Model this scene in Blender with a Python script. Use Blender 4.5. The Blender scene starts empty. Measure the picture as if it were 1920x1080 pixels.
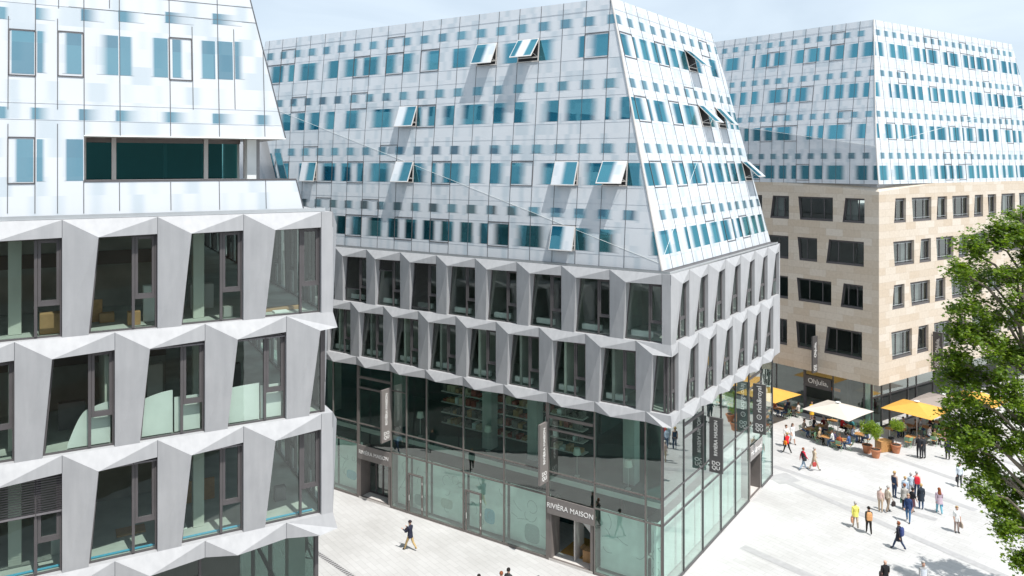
import bpy, bmesh, math, random
from mathutils import Vector, Matrix

# ------------------------------------------------------------------ camera, sky, sun, exposure
S = bpy.context.scene
COL = S.collection
HC, FPX, CX, HY = 22.5, 1474.0, 960.0, 308.0      # eye height; focal length, centre column and horizon of a 1920 x 1080 frame
cam = bpy.data.cameras.new('camera')
cam_o = bpy.data.objects.new('camera', cam); COL.objects.link(cam_o)
cam.sensor_width = 36.0
cam.lens = 36.0 * FPX / 1920.0
cam.shift_y = -(540.0 - HY) / 1920.0
cam.clip_start, cam.clip_end = 0.1, 3000.0
cam_o.location = (0, 0, HC)
cam_o.rotation_euler = (math.radians(90), 0, 0)
S.camera = cam_o

SUN_EL = math.radians(62.0)
SUN_H = Vector((0.60, -0.80, 0)).normalized()       # towards the sun, on the ground
to_sun = (SUN_H * math.cos(SUN_EL) + Vector((0, 0, math.sin(SUN_EL)))).normalized()
sun = bpy.data.lights.new('sun', 'SUN')
sun.energy = 3.9; sun.angle = math.radians(0.5); sun.color = (1.0, 0.972, 0.93)
sun_o = bpy.data.objects.new('sun', sun); COL.objects.link(sun_o)
sun_o.rotation_euler = to_sun.to_track_quat('Z', 'Y').to_euler()
sun_o.location = to_sun * 200

w = bpy.data.worlds.new("World"); S.world = w; w.use_nodes = True
nt = w.node_tree; nt.nodes.clear()
out = nt.nodes.new('ShaderNodeOutputWorld'); bg = nt.nodes.new('ShaderNodeBackground')
sky = nt.nodes.new('ShaderNodeTexSky'); sky.sky_type = 'NISHITA'; sky.sun_disc = False
sky.sun_elevation = SUN_EL
sky.sun_rotation = math.atan2(SUN_H.x, SUN_H.y)
sky.air_density = 1.0; sky.dust_density = 1.4; sky.ozone_density = 1.0; sky.altitude = 250
tc = nt.nodes.new('ShaderNodeTexCoord'); mp = nt.nodes.new('ShaderNodeMapping')
mp.inputs['Scale'].default_value = (2.0, 2.0, 9.0); mp.inputs['Rotation'].default_value = (0.15, 0.3, 0.4)
nz = nt.nodes.new('ShaderNodeTexNoise'); nz.inputs['Scale'].default_value = 1.6; nz.inputs['Detail'].default_value = 7; nz.inputs['Distortion'].default_value = 0.6
rp = nt.nodes.new('ShaderNodeValToRGB'); rp.color_ramp.elements[0].position = 0.32; rp.color_ramp.elements[1].position = 0.78
rp.color_ramp.elements[0].color = (.62, .62, .62, 1); rp.color_ramp.elements[1].color = (.97, .97, .97, 1)
mx = nt.nodes.new('ShaderNodeMixRGB'); mx.inputs[2].default_value = (7.6, 8.7, 9.7, 1)
nt.links.new(tc.outputs['Generated'], mp.inputs['Vector']); nt.links.new(mp.outputs[0], nz.inputs['Vector'])
nt.links.new(nz.outputs[0], rp.inputs[0]); nt.links.new(rp.outputs[0], mx.inputs[0])
nt.links.new(sky.outputs[0], mx.inputs[1]); nt.links.new(mx.outputs[0], bg.inputs[0]); nt.links.new(bg.outputs[0], out.inputs[0])
bg.inputs[1].default_value = 0.085

S.view_settings.view_transform = 'Standard'; S.view_settings.look = 'None'
S.view_settings.gamma = 1.0; S.view_settings.use_curve_mapping = False
S.view_settings.exposure = 0.45
S.render.engine = 'CYCLES'
S.cycles.max_bounces = 8; S.cycles.transparent_max_bounces = 24; S.cycles.diffuse_bounces = 3; S.cycles.glossy_bounces = 4

rnd = random.Random(7)

# ------------------------------------------------------------------ materials
def mat_base(name):
    m = bpy.data.materials.new(name); m.use_nodes = True
    n = m.node_tree; b = n.nodes['Principled BSDF']
    return m, n, b
def N(n, t, **kw):
    x = n.nodes.new(t)
    for k, v in kw.items(): setattr(x, k, v)
    return x
def mat(name, col, rough=0.6, var=0.12, scale=3.0, metal=0.0, spec=0.5, bump=0.0, coord='Object', bscale=40):
    """plain procedural surface: a colour broken up by two noises"""
    m, n, b = mat_base(name)
    t = N(n, 'ShaderNodeTexCoord'); z = N(n, 'ShaderNodeTexNoise'); z.inputs['Scale'].default_value = scale; z.inputs['Detail'].default_value = 6
    n.links.new(t.outputs[coord], z.inputs['Vector'])
    r = N(n, 'ShaderNodeMapRange'); r.inputs[1].default_value = .25; r.inputs[2].default_value = .75
    r.inputs[3].default_value = 1 - var; r.inputs[4].default_value = 1 + var
    n.links.new(z.outputs[0], r.inputs[0])
    v = N(n, 'ShaderNodeVectorMath', operation='SCALE'); v.inputs[0].default_value = col[:3]
    n.links.new(r.outputs[0], v.inputs['Scale']); n.links.new(v.outputs[0], b.inputs['Base Color'])
    b.inputs['Roughness'].default_value = rough; b.inputs['Metallic'].default_value = metal
    b.inputs['Specular IOR Level'].default_value = spec
    if bump:
        z2 = N(n, 'ShaderNodeTexNoise'); z2.inputs['Scale'].default_value = bscale; z2.inputs['Detail'].default_value = 4
        n.links.new(t.outputs[coord], z2.inputs['Vector'])
        bp = N(n, 'ShaderNodeBump'); bp.inputs['Strength'].default_value = bump; bp.inputs['Distance'].default_value = 0.02
        n.links.new(z2.outputs[0], bp.inputs['Height']); n.links.new(bp.outputs[0], b.inputs['Normal'])
    return m

_mc = {}
def cloth(col, rough=0.85):
    k = tuple(round(c, 3) for c in col)
    if k not in _mc: _mc[k] = mat('cloth', col, rough, 0.15, 14.0, spec=0.2)
    return _mc[k]

def concrete_mat():
    m, n, b = mat_base('grey_concrete')
    t = N(n, 'ShaderNodeTexCoord')
    z1 = N(n, 'ShaderNodeTexNoise'); z1.inputs['Scale'].default_value = 0.9; z1.inputs['Detail'].default_value = 8; z1.inputs['Roughness'].default_value = .62
    mp_ = N(n, 'ShaderNodeMapping'); mp_.inputs['Scale'].default_value = (4, 4, .5)
    z2 = N(n, 'ShaderNodeTexNoise'); z2.inputs['Scale'].default_value = 1.2; z2.inputs['Detail'].default_value = 5
    n.links.new(t.outputs['Object'], z1.inputs['Vector']); n.links.new(t.outputs['Object'], mp_.inputs[0]); n.links.new(mp_.outputs[0], z2.inputs['Vector'])
    a = N(n, 'ShaderNodeMath', operation='ADD'); n.links.new(z1.outputs[0], a.inputs[0]); n.links.new(z2.outputs[0], a.inputs[1])
    r = N(n, 'ShaderNodeValToRGB'); r.color_ramp.elements[0].position = .33; r.color_ramp.elements[1].position = .68
    r.color_ramp.elements[0].color = (.345, .348, .358, 1); r.color_ramp.elements[1].color = (.425, .427, .435, 1)
    h = N(n, 'ShaderNodeMath', operation='MULTIPLY'); h.inputs[1].default_value = .5
    n.links.new(a.outputs[0], h.inputs[0]); n.links.new(h.outputs[0], r.inputs[0]); n.links.new(r.outputs[0], b.inputs['Base Color'])
    b.inputs['Roughness'].default_value = .6; b.inputs['Specular IOR Level'].default_value = .3
    z3 = N(n, 'ShaderNodeTexNoise'); z3.inputs['Scale'].default_value = 55
    n.links.new(t.outputs['Object'], z3.inputs['Vector'])
    bp = N(n, 'ShaderNodeBump'); bp.inputs['Strength'].default_value = .05; bp.inputs['Distance'].default_value = .02
    n.links.new(z3.outputs[0], bp.inputs['Height']); n.links.new(bp.outputs[0], b.inputs['Normal'])
    return m

def frit_mat():
    """printed glass cladding: white ceramic print that thins out to clear solar glass where 'clear' rises to 1"""
    m, n, b = mat_base('printed_glass')
    uv = N(n, 'ShaderNodeUVMap')
    sep = N(n, 'ShaderNodeSeparateXYZ'); n.links.new(uv.outputs[0], sep.inputs[0])
    zr = N(n, 'ShaderNodeMath', operation='MULTIPLY'); zr.inputs[1].default_value = 1 / .605; n.links.new(sep.outputs[1], zr.inputs[0])
    fl = N(n, 'ShaderNodeMath', operation='FLOOR'); n.links.new(zr.outputs[0], fl.inputs[0])
    f7 = N(n, 'ShaderNodeMath', operation='MULTIPLY'); f7.inputs[1].default_value = 7.37; n.links.new(fl.outputs[0], f7.inputs[0])
    us = N(n, 'ShaderNodeMath', operation='MULTIPLY'); us.inputs[1].default_value = 1.75; n.links.new(sep.outputs[0], us.inputs[0])
    cb = N(n, 'ShaderNodeCombineXYZ'); n.links.new(us.outputs[0], cb.inputs[0]); n.links.new(f7.outputs[0], cb.inputs[1])
    nz = N(n, 'ShaderNodeTexNoise'); nz.inputs['Scale'].default_value = 1.0; nz.inputs['Detail'].default_value = 0.0
    n.links.new(cb.outputs[0], nz.inputs['Vector'])
    r = N(n, 'ShaderNodeMapRange', interpolation_type='SMOOTHSTEP'); r.inputs[1].default_value = .46; r.inputs[2].default_value = .74; r.inputs[3].default_value = 0; r.inputs[4].default_value = .40
    n.links.new(nz.outputs[0], r.inputs[0])
    z2 = N(n, 'ShaderNodeTexNoise'); z2.inputs['Scale'].default_value = .35; z2.inputs['Detail'].default_value = 3
    n.links.new(uv.outputs[0], z2.inputs['Vector'])
    mx1 = N(n, 'ShaderNodeMixRGB'); mx1.inputs[1].default_value = (.64, .662, .69, 1); mx1.inputs[2].default_value = (.57, .60, .63, 1)
    n.links.new(z2.outputs[0], mx1.inputs[0])
    mx2 = N(n, 'ShaderNodeMixRGB'); mx2.inputs[2].default_value = (.30, .40, .46, 1)
    n.links.new(r.outputs[0], mx2.inputs[0]); n.links.new(mx1.outputs[0], mx2.inputs[1])
    n.links.new(mx2.outputs[0], b.inputs['Base Color'])
    b.inputs['Roughness'].default_value = .16; b.inputs['Specular IOR Level'].default_value = .5
    # clear glass seen from outside: teal solar coating over a dark room
    gl = N(n, 'ShaderNodeBsdfGlossy'); gl.inputs['Color'].default_value = (.085, .26, .335, 1); gl.inputs['Roughness'].default_value = .02
    df = N(n, 'ShaderNodeBsdfDiffuse'); df.inputs['Color'].default_value = (.010, .045, .055, 1)
    # rooms behind differ from pane to pane: blinds, ceilings, dark corners
    sc_ = N(n, 'ShaderNodeVectorMath', operation='MULTIPLY'); sc_.inputs[1].default_value = (1 / 1.5, 1 / 1.81, 0); n.links.new(uv.outputs[0], sc_.inputs[0])
    fl2 = N(n, 'ShaderNodeVectorMath', operation='FLOOR'); n.links.new(sc_.outputs[0], fl2.inputs[0])
    wn = N(n, 'ShaderNodeTexWhiteNoise', noise_dimensions='2D'); n.links.new(fl2.outputs[0], wn.inputs[0])
    cr2 = N(n, 'ShaderNodeValToRGB'); cr2.color_ramp.elements[0].color = (.003, .02, .026, 1); cr2.color_ramp.elements[0].position = .2
    cr2.color_ramp.elements[1].color = (.03, .09, .10, 1); n.links.new(wn.outputs['Value'], cr2.inputs[0]); n.links.new(cr2.outputs[0], df.inputs['Color'])
    ad = N(n, 'ShaderNodeAddShader'); n.links.new(gl.outputs[0], ad.inputs[0]); n.links.new(df.outputs[0], ad.inputs[1])
    # very slight waviness of the panes
    wv = N(n, 'ShaderNodeTexNoise'); wv.inputs['Scale'].default_value = .9
    n.links.new(uv.outputs[0], wv.inputs['Vector'])
    bp = N(n, 'ShaderNodeBump'); bp.inputs['Strength'].default_value = .06; bp.inputs['Distance'].default_value = .05
    n.links.new(wv.outputs[0], bp.inputs['Height']); n.links.new(bp.outputs[0], gl.inputs['Normal'])
    at_ = N(n, 'ShaderNodeAttribute'); at_.attribute_name = 'clear'
    sm = N(n, 'ShaderNodeMapRange', interpolation_type='SMOOTHSTEP'); n.links.new(at_.outputs['Fac'], sm.inputs[0])
    mixs = N(n, 'ShaderNodeMixShader'); n.links.new(sm.outputs[0], mixs.inputs[0]); n.links.new(b.outputs[0], mixs.inputs[1]); n.links.new(ad.outputs[0], mixs.inputs[2])
    n.links.new(mixs.outputs[0], n.nodes['Material Output'].inputs[0])
    return m

def glass_mat(name, tint, base, top, power=3.0, wav=.03):
    """thin pane: tinted see-through plus a reflection that grows towards grazing angles"""
    m = bpy.data.materials.new(name); m.use_nodes = True; n = m.node_tree; n.nodes.clear()
    o = N(n, 'ShaderNodeOutputMaterial'); tr = N(n, 'ShaderNodeBsdfTransparent'); tr.inputs[0].default_value = (*tint, 1)
    gl = N(n, 'ShaderNodeBsdfGlossy'); gl.inputs['Roughness'].default_value = 0.0; gl.inputs['Color'].default_value = (.93, 1.0, .98, 1)
    lw = N(n, 'ShaderNodeLayerWeight'); lw.inputs[0].default_value = .5
    p = N(n, 'ShaderNodeMath', operation='POWER'); p.inputs[1].default_value = power; n.links.new(lw.outputs['Facing'], p.inputs[0])
    r = N(n, 'ShaderNodeMapRange'); r.inputs[3].default_value = base; r.inputs[4].default_value = top; n.links.new(p.outputs[0], r.inputs[0])
    t = N(n, 'ShaderNodeTexCoord'); wv = N(n, 'ShaderNodeTexNoise'); wv.inputs['Scale'].default_value = .8; n.links.new(t.outputs['Object'], wv.inputs['Vector'])
    bp = N(n, 'ShaderNodeBump'); bp.inputs['Strength'].default_value = wav; bp.inputs['Distance'].default_value = .05
    n.links.new(wv.outputs[0], bp.inputs['Height']); n.links.new(bp.outputs[0], gl.inputs['Normal'])
    mx = N(n, 'ShaderNodeMixShader'); n.links.new(r.outputs[0], mx.inputs[0]); n.links.new(tr.outputs[0], mx.inputs[1]); n.links.new(gl.outputs[0], mx.inputs[2])
    n.links.new(mx.outputs[0], o.inputs[0])
    return m

def stone_mat():
    m, n, b = mat_base('limestone_slabs')
    uv = N(n, 'ShaderNodeUVMap')
    br = N(n, 'ShaderNodeTexBrick'); br.offset = .37; br.squash = 1.0
    br.inputs['Scale'].default_value = 1.0; br.inputs['Brick Width'].default_value = 1.55; br.inputs['Row Height'].default_value = .605
    br.inputs['Mortar Size'].default_value = .006; br.inputs['Bias'].default_value = 0.0
    br.inputs['Color1'].default_value = (.55, .46, .36, 1); br.inputs['Color2'].default_value = (.64, .575, .495, 1); br.inputs['Mortar'].default_value = (.40, .33, .26, 1)
    n.links.new(uv.outputs[0], br.inputs['Vector'])
    z = N(n, 'ShaderNodeTexNoise'); z.inputs['Scale'].default_value = 5; z.inputs['Detail'].default_value = 8; n.links.new(uv.outputs[0], z.inputs['Vector'])
    hs = N(n, 'ShaderNodeMixRGB', blend_type='MULTIPLY'); hs.inputs[0].default_value = .35
    cr = N(n, 'ShaderNodeValToRGB'); cr.color_ramp.elements[0].position = .3; cr.color_ramp.elements[0].color = (.7, .68, .65, 1); cr.color_ramp.elements[1].position = .7
    n.links.new(z.outputs[0], cr.inputs[0]); n.links.new(br.outputs[0], hs.inputs[1]); n.links.new(cr.outputs[0], hs.inputs[2])
    n.links.new(hs.outputs[0], b.inputs['Base Color']); b.inputs['Roughness'].default_value = .8; b.inputs['Specular IOR Level'].default_value = .2
    return m

def paving_mat():
    m, n, b = mat_base('pale_paving')
    t = N(n, 'ShaderNodeTexCoord'); mp_ = N(n, 'ShaderNodeMapping'); mp_.inputs['Rotation'].default_value = (0, 0, math.radians(52))
    n.links.new(t.outputs['Object'], mp_.inputs[0])
    br = N(n, 'ShaderNodeTexBrick'); br.offset = .5; br.inputs['Scale'].default_value = 1.0
    br.inputs['Brick Width'].default_value = 1.0; br.inputs['Row Height'].default_value = .34; br.inputs['Mortar Size'].default_value = .009
    br.inputs['Color1'].default_value = (.535, .53, .522, 1); br.inputs['Color2'].default_value = (.495, .49, .482, 1); br.inputs['Mortar'].default_value = (.39, .385, .38, 1)
    n.links.new(mp_.outputs[0], br.inputs['Vector'])
    z = N(n, 'ShaderNodeTexNoise'); z.inputs['Scale'].default_value = .22; z.inputs['Detail'].default_value = 9; z.inputs['Roughness'].default_value = .6
    n.links.new(t.outputs['Object'], z.inputs['Vector'])
    cr = N(n, 'ShaderNodeValToRGB'); cr.color_ramp.elements[0].position = .3; cr.color_ramp.elements[0].color = (.82, .81, .80, 1); cr.color_ramp.elements[1].position = .62
    n.links.new(z.outputs[0], cr.inputs[0])
    mu = N(n, 'ShaderNodeMixRGB', blend_type='MULTIPLY'); mu.inputs[0].default_value = 1; n.links.new(br.outputs[0], mu.inputs[1]); n.links.new(cr.outputs[0], mu.inputs[2])
    n.links.new(mu.outputs[0], b.inputs['Base Color']); b.inputs['Roughness'].default_value = .75; b.inputs['Specular IOR Level'].default_value = .25
    return m

def leaf_mat(name, c1, c2, trans=.35):
    m, n, b = mat_base(name)
    oi = N(n, 'ShaderNodeNewGeometry'); cr = N(n, 'ShaderNodeValToRGB')
    cr.color_ramp.elements[0].color = (*c1, 1); cr.color_ramp.elements[1].color = (*c2, 1)
    n.links.new(oi.outputs['Random Per Island'], cr.inputs[0]); n.links.new(cr.outputs[0], b.inputs['Base Color'])
    b.inputs['Roughness'].default_value = .42; b.inputs['Specular IOR Level'].default_value = .4
    tl = N(n, 'ShaderNodeBsdfTranslucent'); hv = N(n, 'ShaderNodeMixRGB', blend_type='MULTIPLY'); hv.inputs[0].default_value = 1; hv.inputs[2].default_value = (1.5, 1.6, .5, 1)
    n.links.new(cr.outputs[0], hv.inputs[1]); n.links.new(hv.outputs[0], tl.inputs[0])
    mx = N(n, 'ShaderNodeMixShader'); mx.inputs[0].default_value = trans
    n.links.new(b.outputs[0], mx.inputs[1]); n.links.new(tl.outputs[0], mx.inputs[2]); n.links.new(mx.outputs[0], n.nodes['Material Output'].inputs[0])
    return m

M = dict(
    conc=concrete_mat(), frit=frit_mat(), stone=stone_mat(), pave=paving_mat(),
    glass=glass_mat('window_glass', (.77, .86, .81), .10, .75, 2.6),
    shop=glass_mat('shop_glass', (.66, .85, .79), .115, .95, 2.0, .05),
    dark=mat('dark_grey_frame', (.095, .088, .09), .45, .1, 2, spec=.4),
    joint=mat('joint_rubber', (.10, .105, .115), .7, .1, 2),
    hjoint=mat('pale_joint', (.52, .55, .585), .6, .1, 2),
    bronze=mat('bronze_grey_frame', (.17, .15, .14), .45, .1, 2, spec=.4),
    pale=mat('pale_frame', (.60, .57, .54), .5, .08, 2),
    alum=mat('brushed_aluminium', (.55, .57, .58), .35, .06, 2, metal=.6),
    floor=mat('screed_floor', (.47, .49, .46), .7, .2, 1.2),
    ceil=mat('room_ceiling', (.50, .50, .48), .8, .1, 1),
    room=mat('room_wall', (.38, .39, .37), .8, .25, .6),
    roomd=mat('dark_room', (.11, .105, .095), .8, .35, .5),
    roomg=mat('pale_room_wall', (.62, .64, .58), .8, .12, .8),
    white=mat('white_board', (.80, .82, .80), .6, .06, 2),
    blind=mat('blind_slats', (.20, .19, .20), .5, .1, 5, metal=.2),
    blindd=mat('dark_blind_slats', (.07, .068, .072), .5, .1, 5),
    band=mat('grey_paving_band', (.37, .365, .365), .75, .1, 3),
    sign=mat('anthracite_sign', (.085, .08, .08), .5, .06, 2),
    signg=mat('bronze_sign', (.20, .18, .17), .5, .06, 2),
    letter=mat('white_lettering', (.85, .84, .82), .5, .02, 2),
    card=mat('cardboard', (.42, .25, .12), .8, .12, 6),
    wood=mat('warm_wood', (.46, .24, .085), .5, .2, 9),
    mint=mat('mint_green_paint', (.20, .36, .22), .5, .1, 5),
    steel=mat('pale_steel', (.55, .56, .54), .4, .05, 3, metal=.4),
    terra=mat('terracotta', (.50, .20, .10), .75, .15, 6),
    soil=mat('soil', (.05, .035, .025), .95, .3, 12),
    bark=mat('plane_bark', (.16, .135, .10), .85, .35, 3, bump=.4, bscale=12),
    cream=mat('cream_canvas', (.55, .50, .44), .8, .05, 2),
    yellow=mat('yellow_canvas', (.64, .34, .06), .8, .06, 2),
    taupe=mat('taupe_canvas', (.30, .26, .235), .8, .06, 2),
    skin=mat('skin', (.55, .33, .24), .6, .08, 8),
    black=mat('black_rim_and_shade', (.02, .02, .022), .8, .2, 8),
    eye=mat('eye', (.02, .015, .01), .3, .05, 8),
    lip=mat('lip', (.42, .16, .14), .5, .05, 8),
    brown=mat('brown_cladding', (.12, .07, .045), .7, .2, .6),
    green=mat('dark_green', (.02, .10, .06), .6, .1, 5),
    teal=mat('dark_teal_wall', (.012, .06, .062), .5, .3, .8),
    rooma=mat('unplastered_wall', (.33, .31, .275), .85, .35, .7),
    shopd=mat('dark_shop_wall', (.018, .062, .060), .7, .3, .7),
    ink=mat('printed_line', (.30, .36, .36), .6, .1, 4),
    lamp=mat('lampshade', (.62, .62, .55), .7, .05, 3),
    leaf=leaf_mat('plane_leaves', (.055, .115, .012), (.19, .27, .026), .40),
    leafy=leaf_mat('citrus_leaves', (.12, .20, .02), (.26, .34, .03), .40),
)

# ------------------------------------------------------------------ mesh helpers
class MB:
    """collects faces, then links them as ONE mesh object"""
    def __init__(s): s.v = []; s.f = []; s.uv = []; s.m = []; s.a = []; s.mats = []
    def _mi(s, m):
        if m not in s.mats: s.mats.append(m)
        return s.mats.index(m)
    def face(s, pts, m, uv=None, attr=None):
        i = len(s.v); s.v += [tuple(p) for p in pts]; s.f.append(tuple(range(i, i + len(pts)))); s.m.append(s._mi(m))
        s.uv += list(uv) if uv else [(p[0], p[1]) for p in pts]
        s.a += list(attr) if attr else [0.0] * len(pts)
    def hexa(s, p, m):          # p: 4 bottom + 4 top
        for q in ((0, 3, 2, 1), (4, 5, 6, 7), (0, 1, 5, 4), (1, 2, 6, 5), (2, 3, 7, 6), (3, 0, 4, 7)):
            s.face([p[k] for k in q], m)
    def box(s, x0, x1, y0, y1, z0, z1, m):
        s.hexa([(x0, y0, z0), (x1, y0, z0), (x1, y1, z0), (x0, y1, z0), (x0, y0, z1), (x1, y0, z1), (x1, y1, z1), (x0, y1, z1)], m)
    def tube(s, p, q, r0, r1, m, n=8, cap=True):
        p = Vector(p); q = Vector(q); d = (q - p)
        if d.length < 1e-6: return
        d.normalize(); a = d.orthogonal().normalized(); b = d.cross(a)
        ring = lambda c, r: [c + a * (r * math.cos(2 * math.pi * k / n)) + b * (r * math.sin(2 * math.pi * k / n)) for k in range(n)]
        A, B = ring(p, r0), ring(q, r1)
        for k in range(n): s.face([A[k], A[(k + 1) % n], B[(k + 1) % n], B[k]], m)
        if cap: s.face(A[::-1], m); s.face(B, m)
    def lathe(s, prof, c, m, n=14):
        for (r0, z0), (r1, z1) in zip(prof, prof[1:]):
            for k in range(n):
                a0, a1 = 2 * math.pi * k / n, 2 * math.pi * (k + 1) / n
                P = lambda r, a, z: (c[0] + r * math.cos(a), c[1] + r * math.sin(a), c[2] + z)
                if r0 < 1e-6: s.face([P(0, 0, z0), P(r1, a1, z1), P(r1, a0, z1)], m)
                elif r1 < 1e-6: s.face([P(r0, a0, z0), P(r0, a1, z0), P(0, 0, z1)], m)
                else: s.face([P(r0, a0, z0), P(r0, a1, z0), P(r1, a1, z1), P(r1, a0, z1)], m)
    def build(s, name, parent=None, smooth=False, weld=False):
        me = bpy.data.meshes.new(name); me.from_pydata(s.v, [], s.f)
        for m in s.mats: me.materials.append(m)
        me.polygons.foreach_set('material_index', s.m)
        ul = me.uv_layers.new(name='UVMap'); ul.data.foreach_set('uv', [c for u in s.uv for c in u])
        if any(s.a):
            at_ = me.attributes.new('clear', 'FLOAT', 'POINT'); at_.data.foreach_set('value', s.a)
        if weld or smooth:
            b = bmesh.new(); b.from_mesh(me); bmesh.ops.remove_doubles(b, verts=b.verts, dist=1e-4); bmesh.ops.recalc_face_normals(b, faces=b.faces); b.to_mesh(me); b.free()
        if smooth: me.polygons.foreach_set('use_smooth', [True] * len(me.polygons))
        me.update()
        o = bpy.data.objects.new(name, me); COL.objects.link(o)
        if parent: o.parent = parent
        return o

def tag(o, label=None, cat=None, group=None, kind=None):
    if label: o['label'] = label
    if cat: o['category'] = cat
    if group: o['group'] = group
    if kind: o['kind'] = kind
    return o
def thing(name, label, cat, loc=(0, 0, 0), rz=0.0, group=None):
    o = bpy.data.objects.new(name, None); COL.objects.link(o); o.location = loc; o.rotation_euler = (0, 0, rz)
    o.empty_display_size = .3
    return tag(o, label, cat, group)
def copy_tree(o, parent=None):
    c = o.copy(); COL.objects.link(c)
    if parent: c.parent = parent
    for ch in list(o.children): copy_tree(ch, c)
    return c
def at(px, py, z=0.0):
    """the point at height z that the photograph shows at column px, row py"""
    Y = (HC - z) * FPX / (py - HY)
    return ((px - CX) / FPX * Y, Y)

class Fac:
    """a facade: u runs to the right as seen from outside, z is height, o is outwards"""
    def __init__(s, ox, oy, dx, dy, off=None, zb=0.0):
        l = math.hypot(dx, dy); s.ox, s.oy, s.dx, s.dy = ox, oy, dx / l, dy / l; s.nx, s.ny = s.dy, -s.dx
        s.off = off; s.zb = zb
    def P(s, u, z, o=0.0):
        if s.off: o = o + s.off(u, z)
        return (s.ox + u * s.dx + o * s.nx, s.oy + u * s.dy + o * s.ny, z + s.zb)
    def uz(s, px, py, o=0.0):
        k = (px - CX) / FPX; u = z = 0.0
        for _ in range(6):
            oo = o + (s.off(u, z) if s.off else 0.0)
            X0, Y0 = s.ox + oo * s.nx, s.oy + oo * s.ny
            u = (k * Y0 - X0) / (s.dx - k * s.dy)
            Y = Y0 + u * s.dy
            z = HC - (py - HY) * Y / FPX - s.zb
        return u, z
    def box(s, mb, u0, u1, z0, z1, o0, o1, m):
        P = s.P
        mb.hexa([P(u0, z0, o1), P(u1, z0, o1), P(u1, z0, o0), P(u0, z0, o0), P(u0, z1, o1), P(u1, z1, o1), P(u1, z1, o0), P(u0, z1, o0)], m)
    def bar(s, mb, a, b, wd, o0, o1, m):
        """flat bar along a segment (u,z)-(u,z) lying in the facade"""
        du, dz = b[0] - a[0], b[1] - a[1]; l = math.hypot(du, dz) or 1; pu, pz = -dz / l * wd / 2, du / l * wd / 2
        c = [(a[0] + pu, a[1] + pz), (a[0] - pu, a[1] - pz), (b[0] - pu, b[1] - pz), (b[0] + pu, b[1] + pz)]
        mb.hexa([s.P(u, z, o0) for u, z in c] + [s.P(u, z, o1) for u, z in c], m)
    def quad(s, mb, u0, u1, z0, z1, o, m, uv=True):
        pts = [(u0, z0), (u1, z0), (u1, z1), (u0, z1)]
        mb.face([s.P(u, z, o) for u, z in pts], m, [(u, z) for u, z in pts])

WC = set()                                   # roots whose parts are written in world coordinates
def part(mb, name, root, **k):
    o = mb.build(name, root, **k)
    if root.name in WC: o.matrix_parent_inverse = Matrix.Translation(-root.location)
    return o

TEXTS = []
def text(root, s, size, origin, xdir, ydir, m, depth=0.012, align='CENTER', name='lettering', squeeze=1.0, shear=0.0, bold=0.0):
    """lettering laid on a surface: xdir is the reading direction, ydir is up on the letters"""
    TEXTS.append((root, s, size, Vector(origin), Vector(xdir).normalized(), Vector(ydir).normalized(), m, depth, align, name, squeeze, shear, bold))

# ------------------------------------------------------------------ folded concrete storeys
def window(fac, root, bl, br, tr, tl, o, mull=.62, flip=False, blind=0.0, dark=False):
    """full-height window: dark frame, mullion, casement over a small fixed light; pane and blind are sub-parts"""
    mb = MB(); P = fac.P; fm = M['dark']; t0, t1 = o - .05, o + .045
    lerp = lambda a, b, t: (a[0] + (b[0] - a[0]) * t, a[1] + (b[1] - a[1]) * t)
    fac.bar(mb, (bl[0] + .035, bl[1]), (tl[0] + .035, tl[1]), .05, t0, t1 - .03, fm)
    fac.bar(mb, (br[0] - .03, br[1]), (tr[0] - .03, tr[1]), .06, t0, t1, fm)
    fac.bar(mb, (bl[0] + .06, bl[1] + .03), (br[0] - .06, br[1] + .03), .05, t0, t1 - .02, fm)
    fac.bar(mb, (tl[0] + .06, tl[1] - .03), (tr[0] - .06, tr[1] - .03), .06, t0, t1 - .02, fm)
    wd = br[0] - tl[0] if tl[0] > bl[0] else br[0] - bl[0]
    um = br[0] - (br[0] - (bl[0] + tl[0]) / 2) * (1 - mull)
    fac.bar(mb, (um, bl[1] + .06), (um, tr[1] - .06), .085, t0, t1 + .02, fm)
    zc = bl[1] + (tr[1] - bl[1]) * .335
    a, b = um + .05, br[0] - .065
    fac.bar(mb, (a, zc), (b, zc), .10, t0, t1, fm)
    for uu in (a + .045, b - .045): fac.bar(mb, (uu, zc + .05), (uu, tr[1] - .06), .085, t0, t1 - .006, fm)
    fac.bar(mb, (a + .09, tr[1] - .115), (b - .09, tr[1] - .115), .085, t0, t1 - .006, fm)
    fac.bar(mb, (a + .09, zc + .085), (b - .09, zc + .085), .07, t0, t1 - .006, fm)
    w_ = part(mb, 'window', root)
    g = MB(); g.face([P(u, z, o) for u, z in (bl, br, tr, tl)], M['glass']); g.build('pane', w_)
    if blind:
        bm_ = MB(); m = M['blindd'] if dark else M['blind']
        ztop = tr[1] - .02; zb = ztop - blind * (tr[1] - bl[1] - .1)
        L = lambda z: bl[0] + (tl[0] - bl[0]) * (z - bl[1]) / (tl[1] - bl[1]) + .03
        for (ua, ub) in ((None, um - .01), (um + .01, br[0] - .01)):
            if dark and ua is not None: continue
            z = zb + .06
            while z < ztop:
                l0 = L(z) if ua is None else ua
                bm_.face([P(l0, z, o + .075), P(ub, z, o + .075), P(ub, z + .052, o + .125), P(l0, z + .052, o + .125)], m); z += .075
            l0 = L(zb) if ua is None else ua
            fac.box(bm_, l0, ub, zb, zb + .05, o + .07, o + .13, m)
        bm_.build('blind', w_)
    return w_

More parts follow.
